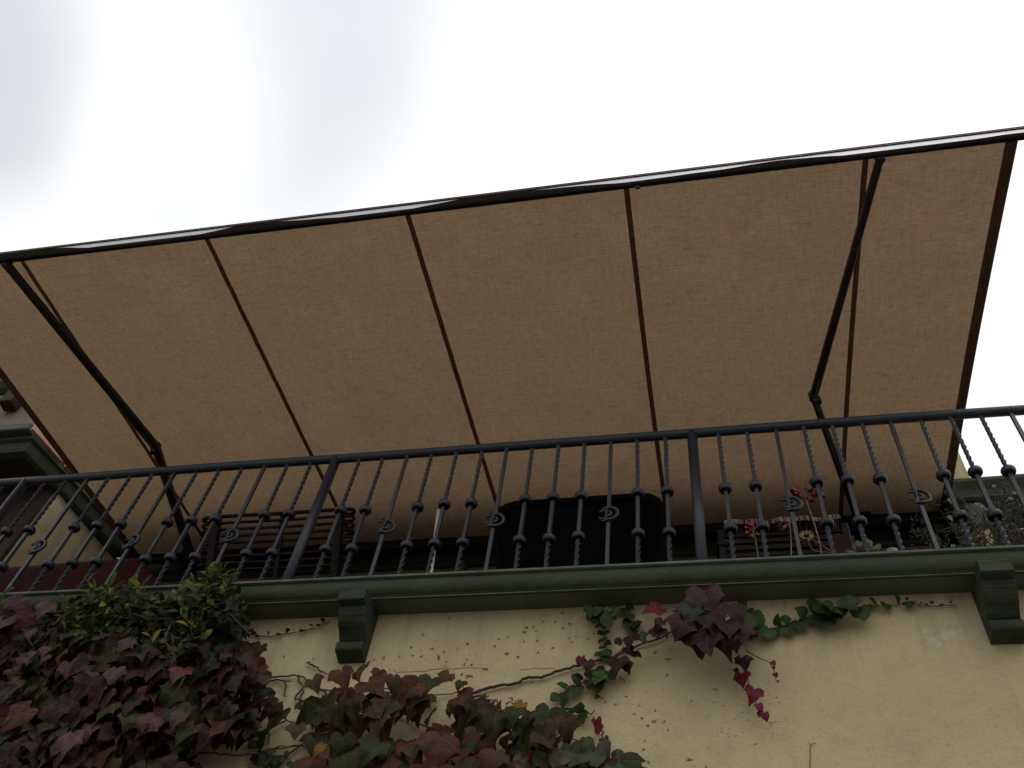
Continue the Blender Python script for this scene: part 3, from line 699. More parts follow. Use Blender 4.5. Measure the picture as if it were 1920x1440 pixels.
# dry bush at the right end
bs = thing('dry_bush', 'dry wispy bush with tiny white flowers at the right end of the balcony', 'potted plant', (1.35, 3.25, FZ))
b = MB(); b.box((.98, 3.14, FZ), (1.80, 3.40, FZ+.22), .012); b.build('trough', MT['rattan'], bs)
tw_ = MB(); lf = MB(); wf = MB()
rnd = random.Random(5)
for k in range(125):
    x0 = rnd.uniform(1.0, 1.78); y0 = rnd.uniform(3.18, 3.36); h = rnd.uniform(.28, .64)*(0.62 if x0 < 1.12 else 1); ln_ = rnd.uniform(-.16, .16)
    P = [Vector((x0, y0, FZ+.2)), Vector((x0+ln_*.4, y0, FZ+.2+h*.35)), Vector((x0+ln_*.9, y0-rnd.uniform(0, .06), FZ+.2+h*.7)), Vector((x0+ln_*1.5, y0-rnd.uniform(0, .08), FZ+.2+h*.95))]
    Q = smooth_path(P, 4); tw_.sweep(Q, [lerp(.0030, .0012, i/(len(Q)-1)) for i in range(len(Q))], 5)
    for q in range(30):
        p = Q[rnd.randrange(2, len(Q))]+Vector((rnd.gauss(0, .008), rnd.gauss(0, .008), rnd.gauss(0, .012)))
        d = Vector((rnd.gauss(0, 1), rnd.gauss(0, .7), rnd.gauss(.4, .8))).normalized(); s_ = d.cross(Vector((0, 1, .2))).normalized()*.0030; l_ = rnd.uniform(.018, .045)
        lf.add([p, p+d*l_*.5+s_, p+d*l_, p+d*l_*.5-s_], [(0, 1, 2, 3)])
for (u, v) in ((1780, 938), (1903, 925), (1785, 942), (1781, 970), (1785, 974), (1832, 945), (1842, 950), (1864, 912), (1895, 935), (1787, 1024), (1850, 955)):
    p = at(u, v, 3.16); wf = MB()
    for k in range(6):
        a = k*1.047; d = Vector((math.cos(a), -.3, math.sin(a))); e = Vector((math.cos(a+.5), -.3, math.sin(a+.5)))
        wf.add([p, p+d*.007+e*.002, p+(d+e)*.006, p+e*.007+d*.002], [(0, 1, 2, 3)])
    wf.build('flower', MT['white'], bs)
    tw_.sweep([p, p+Vector((.03, .06, -.12))], .0013, 4)
tw_.build('twigs', MT['stick'], bs); lf.build('foliage', MT['wisp'], bs)

# ------------------------------------------------------------------ climbing plants
IVY_HALF = [(0, -.01), (.07, .10), (.19, .17), (.33, .15), (.45, .05), (.53, -.08), (.55, -.22), (.63, -.40), (.52, -.42), (.43, -.48), (.36, -.58), (.27, -.70), (.18, -.80), (.10, -.90), (0, -1.04)]
HEART_HALF = [(0, .0), (.12, .13), (.30, .15), (.45, .04), (.50, -.14), (.46, -.34), (.36, -.52), (.20, -.68), (0, -.80)]
LANCE_HALF = [(0, 0), (.07, -.08), (.14, -.25), (.17, -.45), (.13, -.70), (.06, -.88), (0, -1)]
def lf_add(b, half, p, size, tip, nrm, c_in, c_out, fold=.18, droop=.25, aspect=1., rn=random):
    if b.col is None: b.col = []; b.uv = []
    tip = Vector(tip).normalized(); nrm = Vector(nrm); nrm = (nrm-tip*nrm.dot(tip)).normalized(); sd_ = tip.cross(nrm)
    n = len(half); ring = [(x, y) for x, y in half]+[(-x, y) for x, y in reversed(half[1:-1])]
    cy_ = -.36; pts = []; cols = []
    wv = rn.uniform(0, 6); wa = rn.uniform(.01, .05); tw = rn.uniform(-.25, .25)
    jj = [1+rn.uniform(-.07, .07) for _ in ring]; asy = rn.uniform(-.14, .14); curl = rn.uniform(-.1, .55)
    for sc in (1., .55):
        for i, (x, y) in enumerate(ring):
            jx = jj[i]
            X = x*sc*jx*(1+asy*(1 if x > 0 else -1)); Yy = cy_+(y-cy_)*sc*jx
            pts.append((X, Yy)); t = .0 if sc < 1 else 1.
            cols.append(tuple(lerp(a, o, t) for a, o in zip(c_in, c_out)))
    pts.append((0, cy_)); cols.append(c_in)
    m_ = len(ring); vs = []
    for X, Yy in pts:
        z = fold*abs(X)*1.0 - droop*(Yy*Yy) - curl*max(0, -Yy-.5)**2*2 - .35*X*X + wa*math.sin(wv+X*9+Yy*6) + tw*X*Yy
        vs.append(Vector(p)+(sd_*X*aspect-tip*Yy+nrm*z)*size)
    fs = [(i, (i+1) % m_, (i+1) % m_+m_, i+m_) for i in range(m_)]+[(i+m_, (i+1) % m_+m_, 2*m_) for i in range(m_)]
    b.add(vs, fs, True); b.col += cols; b.uv += pts
def inpoly(x, y, P):
    c = False; j = len(P)-1
    for i in range(len(P)):
        if (P[i][1] > y) != (P[j][1] > y) and x < (P[j][0]-P[i][0])*(y-P[i][1])/(P[j][1]-P[i][1])+P[i][0]: c = not c
        j = i
    return c
def pick(pal, rn):
    s = sum(w_ for w_, _, _ in pal); r = rn.uniform(0, s)
    for w_, a, b_ in pal:
        r -= w_
        if r <= 0: break
    k = rn.uniform(.75, 1.3); return tuple(min(1, c*k) for c in a), tuple(min(1, c*k) for c in b_)
PAL_DARK = [(5, (0.0246, 0.0102, 0.0074), (0.0381, 0.0085, 0.0062)), (4, (0.0179, 0.0204, 0.0056), (0.0336, 0.0119, 0.0056)), (3, (0.0381, 0.0145, 0.0105), (0.0515, 0.011, 0.0087)), (2, (0.0291, 0.0323, 0.0081), (0.0336, 0.0255, 0.0062)), (0.7, (0.0784, 0.0323, 0.0236), (0.0896, 0.0238, 0.0161)), (0.5, (0.0616, 0.017, 0.0062), (0.0896, 0.0187, 0.005)), (3, (0.0112, 0.0102, 0.0037), (0.0179, 0.0076, 0.0037))]
PAL_MID = [(5, (0.0306, 0.0342, 0.0066), (0.0588, 0.0209, 0.0077)), (4, (0.047, 0.0247, 0.0094), (0.0729, 0.0171, 0.0088)), (3, (0.0271, 0.038, 0.0072), (0.0353, 0.0304, 0.006)), (2, (0.0612, 0.0285, 0.0144), (0.0883, 0.0209, 0.0105)), (0.25, (0.1529, 0.0522, 0.0077), (0.1882, 0.0522, 0.0066))]
PAL_WINE = [(4, (0.0325, 0.01, 0.014), (0.0475, 0.009, 0.013)), (2, (0.0225, 0.015, 0.014), (0.04, 0.011, 0.0125)), (1, (0.06, 0.0175, 0.025), (0.07, 0.0125, 0.0175))]
PAL_RED = [(3, (0.0992, 0.0124, 0.0211), (0.124, 0.0124, 0.0186)), (1, (0.0558, 0.0136, 0.0217), (0.0806, 0.0124, 0.0186))]
PAL_GREEN = [(4, (0.0303, 0.0605, 0.014), (0.0275, 0.0515, 0.0116)), (2, (0.044, 0.0786, 0.0186), (0.044, 0.0665, 0.0165)), (1, (0.022, 0.0394, 0.0103), (0.0275, 0.0363, 0.0091))]
PAL_YG = [(3, (0.0972, 0.1357, 0.026), (0.1458, 0.1591, 0.0308)), (2, (0.0583, 0.0889, 0.0205), (0.0778, 0.103, 0.0205)), (1.4, (0.2333, 0.2246, 0.0376), (0.2916, 0.2527, 0.041)), (1, (0.0292, 0.0468, 0.0137), (0.0389, 0.0562, 0.0137)), (0.5, (0.1361, 0.1498, 0.0684), (0.1944, 0.1872, 0.0889))]

def ivy_mass(leaf, poly, holes, step, size, pal, rn, layers=3, ymin=2.76, big=0):
    u0 = min(p[0] for p in poly); u1 = max(p[0] for p in poly); v0 = min(p[1] for p in poly); v1 = max(p[1] for p in poly)
    L_ = []
    for lay in range(layers):
        v = v0
        while v < v1:
            u = u0+rn.uniform(0, step)
            while u < u1:
                uu = u+rn.gauss(0, step*.35); vv = v+rn.gauss(0, step*.3)
                if inpoly(uu, vv, poly) and not any(inpoly(uu, vv, h) for h in holes) and rn.random() < .9:
                    d = lerp(.02, WY-ymin, (lay+rn.random())/layers); L_.append((uu, vv, d, rn.uniform(*size)*(1 if lay else .8)))
                u += step
            v += step*.72
    for uu, vv, d, s in L_:
        p = at(uu, vv, WY-d); 
        if p.z > 2.66 and p.y > 2.84: p = at(uu, vv, 2.79-rn.uniform(0, .03))
        roll = rn.gauss(0, .42)
        out = rn.uniform(.05, .62)
        tip = Vector((math.sin(roll), -out, -math.cos(roll)))
        nrm = Vector((rn.gauss(0, .35), -1, rn.gauss(.15, .35)))
        a, c = pick(pal, rn)
        lf_add(leaf, IVY_HALF, p+Vector((0, 0, s*.45)), s, tip, nrm, a, c, rn.uniform(.05, .45), rn.uniform(.05, .45), rn.uniform(.85, 1.1), rn)
def vine(b, pts, r=.004, jit=.004, rn=random, off=.008, k=5):
    P = [at(u, v, WY-off) for u, v in pts]; Q = smooth_path(P, k)
    Q = [q+Vector((rn.gauss(0, jit), -abs(rn.gauss(0, jit*.5)), rn.gauss(0, jit))) for q in Q]
    for q in Q: q.y = min(q.y, WY-.003-r*.5)
    b.sweep(Q, [lerp(r, r*.55, i/(len(Q)-1)) for i in range(len(Q))], 6); return Q

# --- big dark mass on the left
rn = random.Random(11)
ivy = thing('boston_ivy', 'dense dark purple and green ivy mass filling the lower left of the wall', 'climbing plant', at(250, 1440, WY))
st = MB()
PA = [(-40, 1150), (60, 1160), (150, 1195), (260, 1215), (380, 1215), (430, 1215), (480, 1215), (498, 1250), (488, 1290), (500, 1320), (478, 1350), (470, 1385), (430, 1402), (392, 1395), (372, 1370), (340, 1412), (352, 1450), (340, 1490), (-40, 1490)]
HA = [[(212, 1398), (285, 1392), (300, 1420), (270, 1442), (215, 1440)], [(462, 1290), (498, 1292), (490, 1315), (462, 1310)]]
lf1 = MB(); ivy_mass(lf1, PA, HA, 27, (.042, .105), PAL_DARK, rn, 4, 2.72)
# a few leaves with a character of their own: pale pink backs, rusty edges
for (u, v, s, c) in ((42, 1140, .11, 'w'), (20, 1175, .11, 'w'), (60, 1168, .09, 'w'), (92, 1150, .085, 'p'), (60, 1200, .05, 'p'), (50, 1185, .045, 'p'), (88, 1232, .045, 'p'), (62, 1240, .04, 'p'), (45, 1252, .045, 'p'), (35, 1268, .03, 'p'), (92, 1245, .045, 'p'), (120, 1240, .06, 'r'), (245, 1218, .075, 'p'), (130, 1260, .08, 'r'), (170, 1278, .085, 'p'), (218, 1272, .08, 'p'), (135, 1395, .13, 'p'), (55, 1345, .12, 'r'), (290, 1365, .09, 'p'), (200, 1320, .08, 'p'), (345, 1355, .07, 'p')):
    p = at(u, v-18, 2.70+rn.uniform(0, .03)); a, o_ = {'w': ((.05, .018, .026), (.065, .014, .018)), 'p': ((.085, .045, .042), (.09, .034, .030)), 'r': ((.06, .026, .018), (.10, .032, .015))}[c]
    lf_add(lf1, IVY_HALF, p, s, (rn.gauss(0, .35), -.25, -1), (rn.gauss(0, .3), -1, .1), a, o_, .2, .25, 1, rn)
lf1.build('foliage', MT['ivy'], ivy)
for pts in ([(-20, 1420), (120, 1380), (230, 1350), (360, 1270), (480, 1262)], [(60, 1180), (150, 1240), (240, 1300), (330, 1380), (350, 1440)], [(230, 1383), (300, 1395), (380, 1375), (395, 1360)], [(285, 1410), (275, 1425), (262, 1440)], [(330, 1270), (340, 1250), (420, 1290), (460, 1310)]): vine(st, pts, .005, .004, rn, .03)
st.build('stems', MT['bark'], ivy)

# --- centre mass
rn = random.Random(12)
iv2 = thing('boston_ivy', 'large-leaved reddish green ivy spreading over the bottom centre of the wall', 'climbing plant', at(800, 1440, WY))
PB = [(488, 1362), (510, 1335), (560, 1352), (590, 1345), (575, 1310), (610, 1300), (660, 1292), (720, 1290), (790, 1300), (850, 1300), (900, 1322), (980, 1345), (1040, 1350), (1075, 1370), (1060, 1395), (1110, 1410), (1170, 1440), (1190, 1490), (600, 1490), (560, 1450), (520, 1440), (560, 1415), (590, 1400), (560, 1385), (510, 1382)]
HB = [[(495, 1395), (600, 1400), (560, 1440), (470, 1440)], [(770, 1385), (800, 1380), (812, 1402), (780, 1410)], [(985, 1362), (1010, 1360), (1008, 1385), (985, 1385)], [(515, 1378), (600, 1380), (580, 1400), (515, 1410)], [(660, 1372), (698, 1372), (700, 1392), (672, 1398)], [(640, 1302), (700, 1300), (700, 1318), (650, 1316)]]
lf2 = MB(); ivy_mass(lf2, PB, HB, 40, (.06, .125), PAL_MID, rn, 2, 2.76)
ROW = [(585, 1278, .10), (640, 1262, .125), (668, 1264, .07), (685, 1250, .10), (712, 1262, .085), (738, 1272, .095), (762, 1282, .08), (810, 1278, .12), (842, 1268, .095), (866, 1282, .06), (788, 1312, .13), (765, 1318, .12), (700, 1320, .13), (600, 1330, .15), (520, 1320, .12), (860, 1318, .12), (898, 1345, .16), (930, 1338, .16), (720, 1345, .14), (655, 1325, .09), (1000, 1340, .085), (968, 1335, .06), (1030, 1335, .16), (1060, 1352, .11), (560, 1322, .055)]
for u, v, s in ROW:
    p = at(u, v-4, 2.79+rn.uniform(0, .06)); a, c = pick(PAL_MID[:4], rn)
    lf_add(lf2, IVY_HALF, p, s*.74, (rn.gauss(0, .4), -rn.uniform(.05, .45), -1), (rn.gauss(0, .35), -1, rn.gauss(.15, .2)), a, c, rn.uniform(.2, .5), rn.uniform(.15, .5), rn.uniform(.8, 1.05), rn)
for u, v, s in ((980, 1328, .075), (605, 1405, .06)):
    lf_add(lf2, IVY_HALF, at(u, v-8, 2.80), s, (-.5, -.2, -1), (.2, -1, .2), (.20, .10, .025), (.24, .10, .02), .3, .3, .6, rn)
lf2.build('foliage', MT['ivy'], iv2)
st = MB()
for pts in ([(478, 1262), (510, 1268), (560, 1268), (600, 1292), (660, 1300), (720, 1292), (790, 1302), (860, 1300)], [(575, 1244), (590, 1250), (605, 1262), (640, 1268)], [(535, 1275), (534, 1308)], [(488, 1285), (520, 1277), (545, 1278)], [(552, 1312), (565, 1292), (572, 1288)], [(556, 1312), (585, 1320), (600, 1335)], [(360, 1413), (400, 1412), (440, 1418), (490, 1410), (530, 1400), (585, 1402)], [(490, 1380), (530, 1352), (550, 1355), (570, 1360)], [(500, 1360), (505, 1380), (503, 1395)], [(488, 1415), (520, 1405), (560, 1398)], [(700, 1310), (760, 1340), (820, 1380), (900, 1420)], [(1060, 1330), (1085, 1333), (1115, 1335)], [(1112, 1345), (1124, 1365), (1133, 1385)], [(600, 1292), (640, 1320), (690, 1345), (740, 1400)], [(660, 1300), (672, 1345), (700, 1380), (700, 1440)], [(860, 1300), (900, 1310), (960, 1345), (1040, 1370), (1100, 1400)], [(520, 1440), (560, 1400), (640, 1385), (700, 1392)], [(560, 1268), (566, 1300), (556, 1330)]): vine(st, pts, .0042, .004, rn, .012)
st.build('stems', MT['bark'], iv2)
bt = MB()        # berry stalks
for k in range(46):
    u = rn.uniform(880, 965); v = 1312+(u-880)*.10+rn.gauss(0, 6); p = at(u, v, 2.86); q = p+Vector((rn.gauss(0, .016), rn.gauss(0, .01), rn.gauss(0, .014)))
    bt.sweep([p, (p+q)/2+Vector((0, 0, .006)), q], [.0014, .0014, .003], 5)
for pts in ([(870, 1325), (900, 1322), (940, 1328), (962, 1330)], [(860, 1318), (900, 1312), (930, 1320)]): vine(bt, pts, .0022, .003, rn, .07)
bt.build('berry_stalks', MT['redstem'], iv2)
rl = MB()
for u, v, s in ((1117, 1358, .045), (1121, 1366, .05), (1125, 1375, .035), (1133, 1393, .042)):
    a, c = pick(PAL_RED if v < 1380 else PAL_MID, rn); lf_add(rl, HEART_HALF, at(u, v-8, 2.91), s, (rn.gauss(0, .3), -.3, -1), (rn.gauss(0, .5), -1, .1), a, c, .5, .3, .9, rn)
rl.build('hanging_leaves', MT['ivy'], iv2)

# --- vine with wine red leaves under the ledge
rn = random.Random(13)
iv3 = thing('boston_ivy', 'trailing ivy with wine red leaves and drooping red tips right under the ledge', 'climbing plant', at(1300, 1200, WY))
st = MB()
vine(st, [(868, 1305), (900, 1296), (935, 1285), (965, 1283), (985, 1272), (1015, 1270), (1050, 1258), (1085, 1248), (1120, 1240), (1150, 1232), (1170, 1222), (1205, 1208), (1235, 1198), (1265, 1180), (1300, 1160), (1340, 1150), (1400, 1140)], .0065, .0028, rn, .012, 4)
vine(st, [(1145, 1238), (1160, 1225), (1172, 1210)], .003, .002, rn)
for pts in ([(1340, 1165), (1375, 1215), (1392, 1240), (1400, 1270), (1410, 1300), (1425, 1330), (1432, 1345)], [(1398, 1220), (1420, 1233), (1440, 1240), (1450, 1255), (1452, 1270), (1458, 1280)]): vine(st, pts, .0022, .002, rn, .035)
for pts in ([(1160, 1268), (1170, 1275), (1172, 1280)], [(1176, 1258), (1178, 1270)], [(960, 1285), (975, 1282), (998, 1278)]): vine(st, pts, .0015, .002, rn)
st.build('stems', MT['bark'], iv3)
lf3 = MB()
BIG = [(1320, 1122, .145, (.12, -.15, -1), 'P'), (1240, 1148, .085, (-.8, -.4, -.3), 'R'), (1268, 1150, .06, (.6, -.3, -.4), 'P'), (1308, 1190, .16, (-.05, -.25, -1), 'W'), (1285, 1172, .12, (-.4, -.3, -1), 'W'), (1350, 1180, .13, (.2, -.3, -1), 'W'), (1330, 1160, .12, (0, -.4, -1), 'D'), (1300, 1150, .10, (-.3, -.4, -1), 'G'), (1372, 1148, .10, (.3, -.2, -1), 'W'), (1362, 1175, .11, (.1, -.3, -1), 'W'), (1382, 1188, .115, (-.1, -.3, -1), 'V'), (1372, 1200, .08, (.2, -.3, -1), 'W'), (1340, 1145, .10, (.4, -.3, -1), 'D'), (1295, 1140, .07, (-.5, -.3, -1), 'G'),
       (1350, 1200, .10, (.3, -.2, -1), 'W'), (1325, 1205, .12, (0, -.4, -1), 'W'),
       (1392, 1240, .065, (.1, -.3, -1), 'V'), (1378, 1258, .03, (.6, -.2, -1), 'R'), (1392, 1270, .065, (-.1, -.2, -1), 'R'), (1414, 1300, .07, (-.3, -.2, -1), 'R'), (1422, 1325, .045, (.2, -.3, -1), 'R'), (1427, 1338, .035, (-.4, -.2, -1), 'R'), (1434, 1342, .045, (.1, -.2, -1), 'R'),
       (1448, 1244, .032, (.3, -.2, -1), 'R'), (1450, 1252, .02, (0, -.2, -1), 'R'), (1453, 1266, .028, (.3, -.2, -1), 'R'), (1459, 1277, .012, (0, -.2, -1), 'R'),
       (1090, 1238, .055, (-.3, -.2, -1), 'R'), (1102, 1246, .065, (.1, -.2, -1), 'V'), (1158, 1212, .045, (.2, -.2, .7), 'W'), (1175, 1220, .06, (.4, -.4, -.8), 'W'), (1160, 1245, .085, (-.2, -.4, -1), 'W'), (1172, 1250, .06, (.3, -.3, -1), 'W'), (1188, 1232, .05, (.8, -.4, -.5), 'D'),
       (1185, 1200, .07, (-.3, -.4, -.8), 'D'), (1200, 1195, .06, (.3, -.3, -.8), 'G'), (1228, 1188, .065, (.2, -.4, -1), 'D'), (1240, 1190, .055, (.7, -.3, -1), 'D'), (1242, 1170, .06, (-.5, -.3, -.8), 'W'), (1235, 1180, .05, (-.3, -.3, -1), 'D'), (1265, 1165, .055, (0, -.5, -1), 'G'), (1282, 1160, .07, (.3, -.5, -1), 'G'), (1308, 1172, .08, (-.1, -.5, -1), 'G'), (1270, 1172, .05, (-.6, -.5, -.8), 'D')]
CC = {'P': ((0.055, 0.022, 0.021), (0.062, 0.018, 0.018)), 'R': ((0.105, 0.012, 0.02), (0.13, 0.012, 0.016)), 'W': ((0.026, 0.0085, 0.008), (0.036, 0.007, 0.007)), 'V': ((0.045, 0.012, 0.018), (0.06, 0.01, 0.014)), 'D': ((0.022, 0.016, 0.01), (0.036, 0.011, 0.009)), 'G': ((0.02, 0.032, 0.012), (0.022, 0.022, 0.01))}
for u, v, s, tp, c in BIG:
    a, o_ = CC[c]; k = rn.uniform(.85, 1.15); a = tuple(q*k for q in a)
    dep = .15 if s > .09 else .05 if v > 1210 else .08
    p = at(u, v-s*110, WY-dep+rn.uniform(-.012, .012))
    if p.z > 2.655 and p.y > 2.8: p = at(u, v-s*110, 2.785)
    lf_add(lf3, IVY_HALF if s > .055 else HEART_HALF, p, s*.9, tp, (rn.gauss(0, .3), -1, rn.gauss(.1, .15)), a, o_, rn.uniform(.1, .4), rn.uniform(.1, .4), 1 if s > .06 else .8, rn)
lf3.build('foliage', MT['ivy'], iv3)

# --- creeping fig: small round green leaves in strings
rn = random.Random(14)
def creeper(name, label, strings, patches=(), pal=PAL_GREEN, base=None):
    t = thing(name, label, 'climbing plant', at(*(base or strings[0][0][0]), WY)); lv = MB()
    for pts, sz, dens in strings:
        st = MB(); Q = vine(st, pts, .0026, .002, rn, .008, 6)
        st.build('stem', MT['bark'], t); tot = sum((Q[i+1]-Q[i]).length for i in range(len(Q)-1)); n = max(2, int(tot/ (sz*dens)))
        for k in range(n):
            i = min(len(Q)-2, int(k/n*(len(Q)-1))); p = lerp(Q[i], Q[i+1], rn.random()); sg = 1 if k % 2 else -1
            dr = (Q[i+1]-Q[i]).normalized(); sdv = Vector((dr.z, 0, -dr.x))*sg
            tip = sdv*.7+Vector((0, -rn.uniform(.15, .5), -.55)); a, c = pick(pal, rn); s = sz*rn.uniform(.7, 1.15)
            lf_add(lv, HEART_HALF, p+Vector((0, -.012, 0))+sdv*s*.12, s, tip, (rn.gauss(0, .35), -1, rn.gauss(.2, .3)), a, c, .15, .2, rn.uniform(.95, 1.15), rn)
    for poly, step, sz, n in patches:
        u0 = min(p[0] for p in poly); u1 = max(p[0] for p in poly); v0 = min(p[1] for p in poly); v1 = max(p[1] for p in poly); c_ = 0
        while c_ < n:
            u = rn.uniform(u0, u1); v = rn.uniform(v0, v1)
            if not inpoly(u, v, poly): continue
            c_ += 1; a, c = pick(pal, rn); p = at(u, v, WY-rn.uniform(.02, step))
            if p.z > 2.66 and p.y > 2.84: p = at(u, v, 2.80)
            lf_add(lv, HEART_HALF, p, sz*rn.uniform(.7, 1.2), (rn.gauss(0, .5), -rn.uniform(.1, .5), -1), (rn.gauss(0, .35), -1, rn.gauss(.2, .3)), a, c, .15, .2, rn.uniform(.9, 1.15), rn)
    lv.build('foliage', MT['small'], t); return t
creeper('creeping_fig', 'string of small round green leaves hanging from the ledge above the wine red vine', [([(1118, 1140), (1130, 1165), (1134, 1190), (1136, 1215), (1128, 1240)], .042, .42), ([(1172, 1142), (1176, 1160), (1188, 1180), (1190, 1188)], .048, .42)], [([(1095, 1138), (1150, 1138), (1148, 1165), (1118, 1160)], .10, .05, 26)])
creeper('creeping_fig', 'small green leaves running down the middle of the wall to the large-leaved ivy', [([(1140, 1262), (1118, 1272), (1090, 1282), (1060, 1296), (1045, 1315)], .055, .40), ([(1100, 1283), (1112, 1292), (1122, 1305), (1130, 1310)], .028, .9), ([(1050, 1330), (1075, 1340), (1100, 1345)], .055, .45)], [([(1110, 1255), (1140, 1255), (1130, 1285), (1112, 1280)], .08, .06, 6)])
creeper('creeping_fig', 'long string of scalloped green leaves under the ledge right of the wine red leaves', [([(1395, 1190), (1425, 1180), (1460, 1178), (1490, 1168), (1520, 1158), (1560, 1145), (1600, 1142)], .068, .50), ([(1600, 1140), (1640, 1137), (1680, 1134), (1720, 1128)], .045, .8), ([(1700, 1130), (1740, 1136), (1795, 1136)], .016, 1.6)], [([(1370, 1130), (1425, 1128), (1420, 1160), (1385, 1168)], .10, .075, 10), ([(1520, 1128), (1610, 1118), (1612, 1150), (1570, 1165), (1540, 1160)], .08, .075, 12)])
PAL_PALE = [(3, (.058, .085, .036), (.065, .070, .032)), (2, (.085, .072, .052), (.09, .065, .045)), (2, (.04, .06, .024), (.055, .042, .026))]
creeper('creeping_fig', 'patch of pale green rounded leaves along the bottom edge beside the large-leaved ivy', [([(960, 1430), (1020, 1420), (1080, 1415), (1140, 1425), (1190, 1445)], .06, .4)], [([(950, 1415), (985, 1392), (1040, 1400), (1090, 1388), (1130, 1405), (1180, 1425), (1215, 1450), (1215, 1485), (940, 1485)], .15, .072, 95)], PAL_PALE)
creeper('creeping_fig', 'small green leaf cluster at the bottom between the two ivy masses', [([(492, 1372), (484, 1395), (488, 1420), (500, 1440)], .045, .5), ([(495, 1420), (520, 1418), (545, 1425)], .035, .6)], [([(480, 1415), (550, 1418), (560, 1450), (480, 1450)], .06, .045, 14)], [(3, (.04, .065, .024), (.035, .055, .02)), (1, (.07, .02, .02), (.08, .02, .02))])
creeper('creeping_fig', 'thin twig with tiny leaves running left of the middle corbel', [([(470, 1190), (500, 1194), (535, 1188), (575, 1182), (600, 1172), (618, 1166)], .026, 1.5)], [], PAL_DARK)

# --- evergreen climber with pointed leaves over the ledge
rn = random.Random(15)
jm = thing('jasmine_vine', 'evergreen climber with pointed yellow-green leaves growing over the ledge at the left', 'climbing plant', at(300, 1230, WY))
st = MB(); lv = MB()
def shoot(p0, p1, n, sz, pal, yo=.0):
    P = [Vector(p0), (Vector(p0)+Vector(p1))/2+Vector((rn.gauss(0, .015), rn.gauss(0, .015), rn.gauss(0, .01))), Vector(p1)]; Q = smooth_path(P, 5); st.sweep(Q, [lerp(.0024, .0012, i/(len(Q)-1)) for i in range(len(Q))], 5)
    for k in range(n):
        t = (k+.6)/n; q = Q[min(len(Q)-1, int(t*(len(Q)-1)))]; a_ = k*2.4+rn.random(); d = (Q[-1]-Q[0]).normalized()
        tip = d*.55+Vector((math.cos(a_)*.8, -abs(math.sin(a_))*.5, math.sin(a_)*.45+rn.gauss(0, .2))); a, c = pick(pal, rn)
        lf_add(lv, LANCE_HALF, q, sz*rn.uniform(.7, 1.2), tip, (rn.gauss(0, .5), -.8, rn.uniform(.1, .9)), a, c, .35, rn.uniform(0, .25), rn.uniform(1., 1.4), rn)
def spot(u, v, y): return at(u, v, y)
TOPS = [(160, 1085), (150, 1120), (175, 1100), (200, 1098), (215, 1105), (240, 1095), (130, 1130), (268, 1095), (260, 1130), (300, 1130), (345, 1100), (360, 1090), (372, 1075), (392, 1072), (408, 1062), (425, 1058), (380, 1095), (405, 1100), (420, 1110), (330, 1110), (345, 1140), (290, 1160), (310, 1165), (100, 1185), (105, 1175), (68, 1200), (12, 1108), (5, 1112), (225, 1118), (140, 1145), (185, 1122), (390, 1120), (430, 1095), (436, 1115)]
for (u, v) in TOPS:
    y1 = 2.76+rn.uniform(-.03, .02); p1 = at(u, v, y1); p0 = at(u+rn.gauss(0, 22), v+rn.uniform(45, 85), 2.76+rn.uniform(0, .05)); shoot(p0, p1, 9, .066, PAL_YG)
PJ = [(120, 1120), (240, 1108), (330, 1120), (430, 1085), (458, 1130), (475, 1180), (460, 1215), (350, 1245), (230, 1215), (150, 1205), (95, 1190)]
c_ = 0
while c_ < 620:
    u = rn.uniform(90, 480); v = rn.uniform(1100, 1245)
    if not inpoly(u, v, PJ): continue
    if 372 < u < 438 and 1145 < v < 1205 and rn.random() < .8: c_ += 1; continue
    c_ += 1; p = at(u, v, rn.uniform(2.73, 2.90) if v > 1160 else rn.uniform(2.72, 2.79)); a, c = pick(PAL_YG if (v < 1150 and rn.random() < .3) or rn.random() < .05 else [(3, (.014, .024, .010), (.016, .026, .010)), (2, (.008, .013, .006), (.010, .014, .007)), (.6, (.04, .055, .022), (.045, .06, .02))], rn)
    lf_add(lv, LANCE_HALF, p, rn.uniform(.03, .062), (rn.gauss(0, .7), -.4, rn.gauss(-.2, .7)), (rn.gauss(0, .5), -1, rn.gauss(.2, .5)), a, c, .35, .2, 1.5, rn)
st.sweep(smooth_path([at(319, 1172, 2.70), at(310, 1200, 2.69), at(322, 1220, 2.69), at(330, 1243, 2.70)], 5), .003, 6)
st.sweep(smooth_path([at(346, 1270, 2.70), at(335, 1290, 2.69), at(324, 1308, 2.70)], 5), .0026, 6)
for pts in ([(430, 1150), (455, 1175), (470, 1190)], [(250, 1150), (280, 1160), (320, 1160)], [(165, 1130), (190, 1115), (240, 1120)]): st.sweep(smooth_path([at(u, v, 2.73) for u, v in pts], 5), .0024, 6)
st.build('stems', MT['bark'], jm); lv.build('foliage', MT['small'], jm)

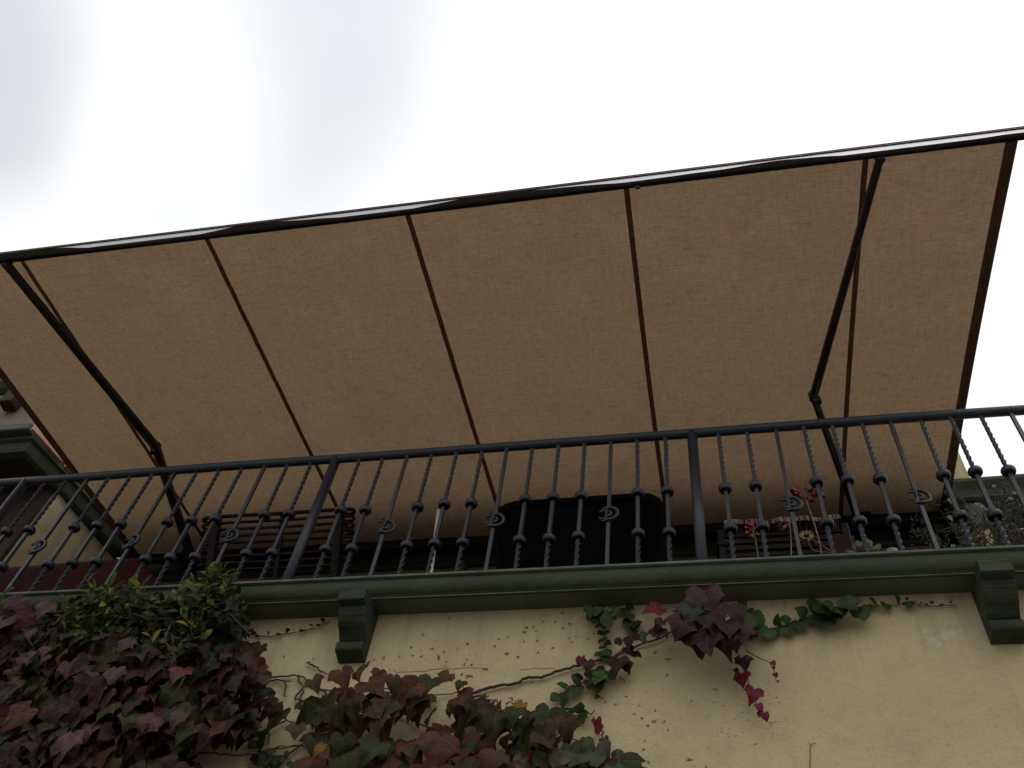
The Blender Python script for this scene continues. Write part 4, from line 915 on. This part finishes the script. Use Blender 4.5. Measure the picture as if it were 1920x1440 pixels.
# --- dried holdfast marks, hairline crack and the dead stem on the stucco
rn = random.Random(16)
td = MB()
def star(u, v, s=.012):
    p = at(u, v, WY-.0012)
    for k in range(rn.randint(4, 7)):
        a = rn.uniform(0, 6.28); l_ = s*rn.uniform(.5, 1.2); q = p+Vector((math.cos(a)*l_, 0, math.sin(a)*l_)); td.sweep([p, (p+q)/2+Vector((rn.gauss(0, .001), -.001, rn.gauss(0, .001))), q], [.0011, .0009, .0013], 4)
Z2 = [(1200, 540), (1500, 600), (1430, 630), (1250, 636), (1270, 636), (1120, 625), (935, 695), (940, 705), (1040, 685), (1130, 680), (1190, 688), (1300, 690), (1300, 705), (1340, 660), (1680, 617), (1710, 570), (1770, 557), (1755, 672), (1765, 665), (1480, 740), (1490, 710), (1530, 740), (1085, 815), (1375, 428), (265, 685), (460, 705), (330, 505), (1840, 690), (865, 710), (1355, 725), (1500, 820), (1530, 822), (1460, 808), (975, 775), (1620, 775)]
Z3 = [(340, 390), (290, 450), (245, 415), (390, 465), (210, 452), (95, 495), (90, 522), (145, 485), (160, 515), (340, 497), (80, 585), (170, 580), (385, 565), (430, 553), (405, 590), (515, 570), (550, 530), (175, 660), (40, 690), (965, 655), (1050, 705), (770, 958), (630, 995), (700, 1010), (825, 1075), (965, 1050), (880, 1105), (960, 1125), (1025, 1125), (1050, 1180), (915, 1155), (900, 1255), (890, 1310), (920, 1400), (1645, 1280), (1370, 910), (1210, 985), (1050, 815), (710, 915), (1310, 1430), (1200, 1390), (1500, 1110), (860, 1020), (435, 920), (135, 860), (275, 630)]
for x, y in Z2:
    star(460+x/3.6, 1040+y/3.6, rn.choice((.005, .007, .011)))
for x, y in Z3: star(960+x/3.6, 1040+y/3.6, rn.choice((.004, .006, .010)))
for k in range(70): 
    u = rn.uniform(1340, 1460); v = rn.uniform(1280, 1385); p = at(u, v, WY-.001); q = p+Vector((rn.gauss(0, .004), 0, rn.gauss(0, .004))); td.sweep([p, q], .0008, 4)
for k in range(35):
    u = rn.uniform(620, 1300); v = rn.uniform(1165, 1440); p = at(u, v, WY-.001); q = p+Vector((rn.gauss(0, .004), 0, rn.gauss(0, .004))); td.sweep([p, q], .0009, 4)
o = td.build('dried_tendrils', MT['tendril']); tag(o, 'scattered brown dried tendril marks stuck to the cream stucco', 'dried tendrils', kind='stuff')
ds = MB()
vine(ds, [(1519, 1450), (1519, 1420), (1520, 1398), (1530, 1393)], .0016, .0008, rn, .004); vine(ds, [(1520, 1398), (1517, 1390)], .0012, .0006, rn, .004, 3)
o = ds.build('dead_twig', MT['bark']); tag(o, 'thin bare dead twig on the stucco at the bottom right', 'twig')
ck = MB()
for pts in ([(737, 1255), (745, 1260), (790, 1258), (840, 1254), (905, 1252), (915, 1256)], [(975, 1256), (1000, 1254), (1040, 1252)]):
    P = smooth_path([at(u, v, WY-.0006) for u, v in pts], 6); P = [p+Vector((0, 0, rn.gauss(0, .0018))) for p in P]; ck.sweep(P, .0010, 4)
ck.build('wall_crack', MT['tendril'], house)
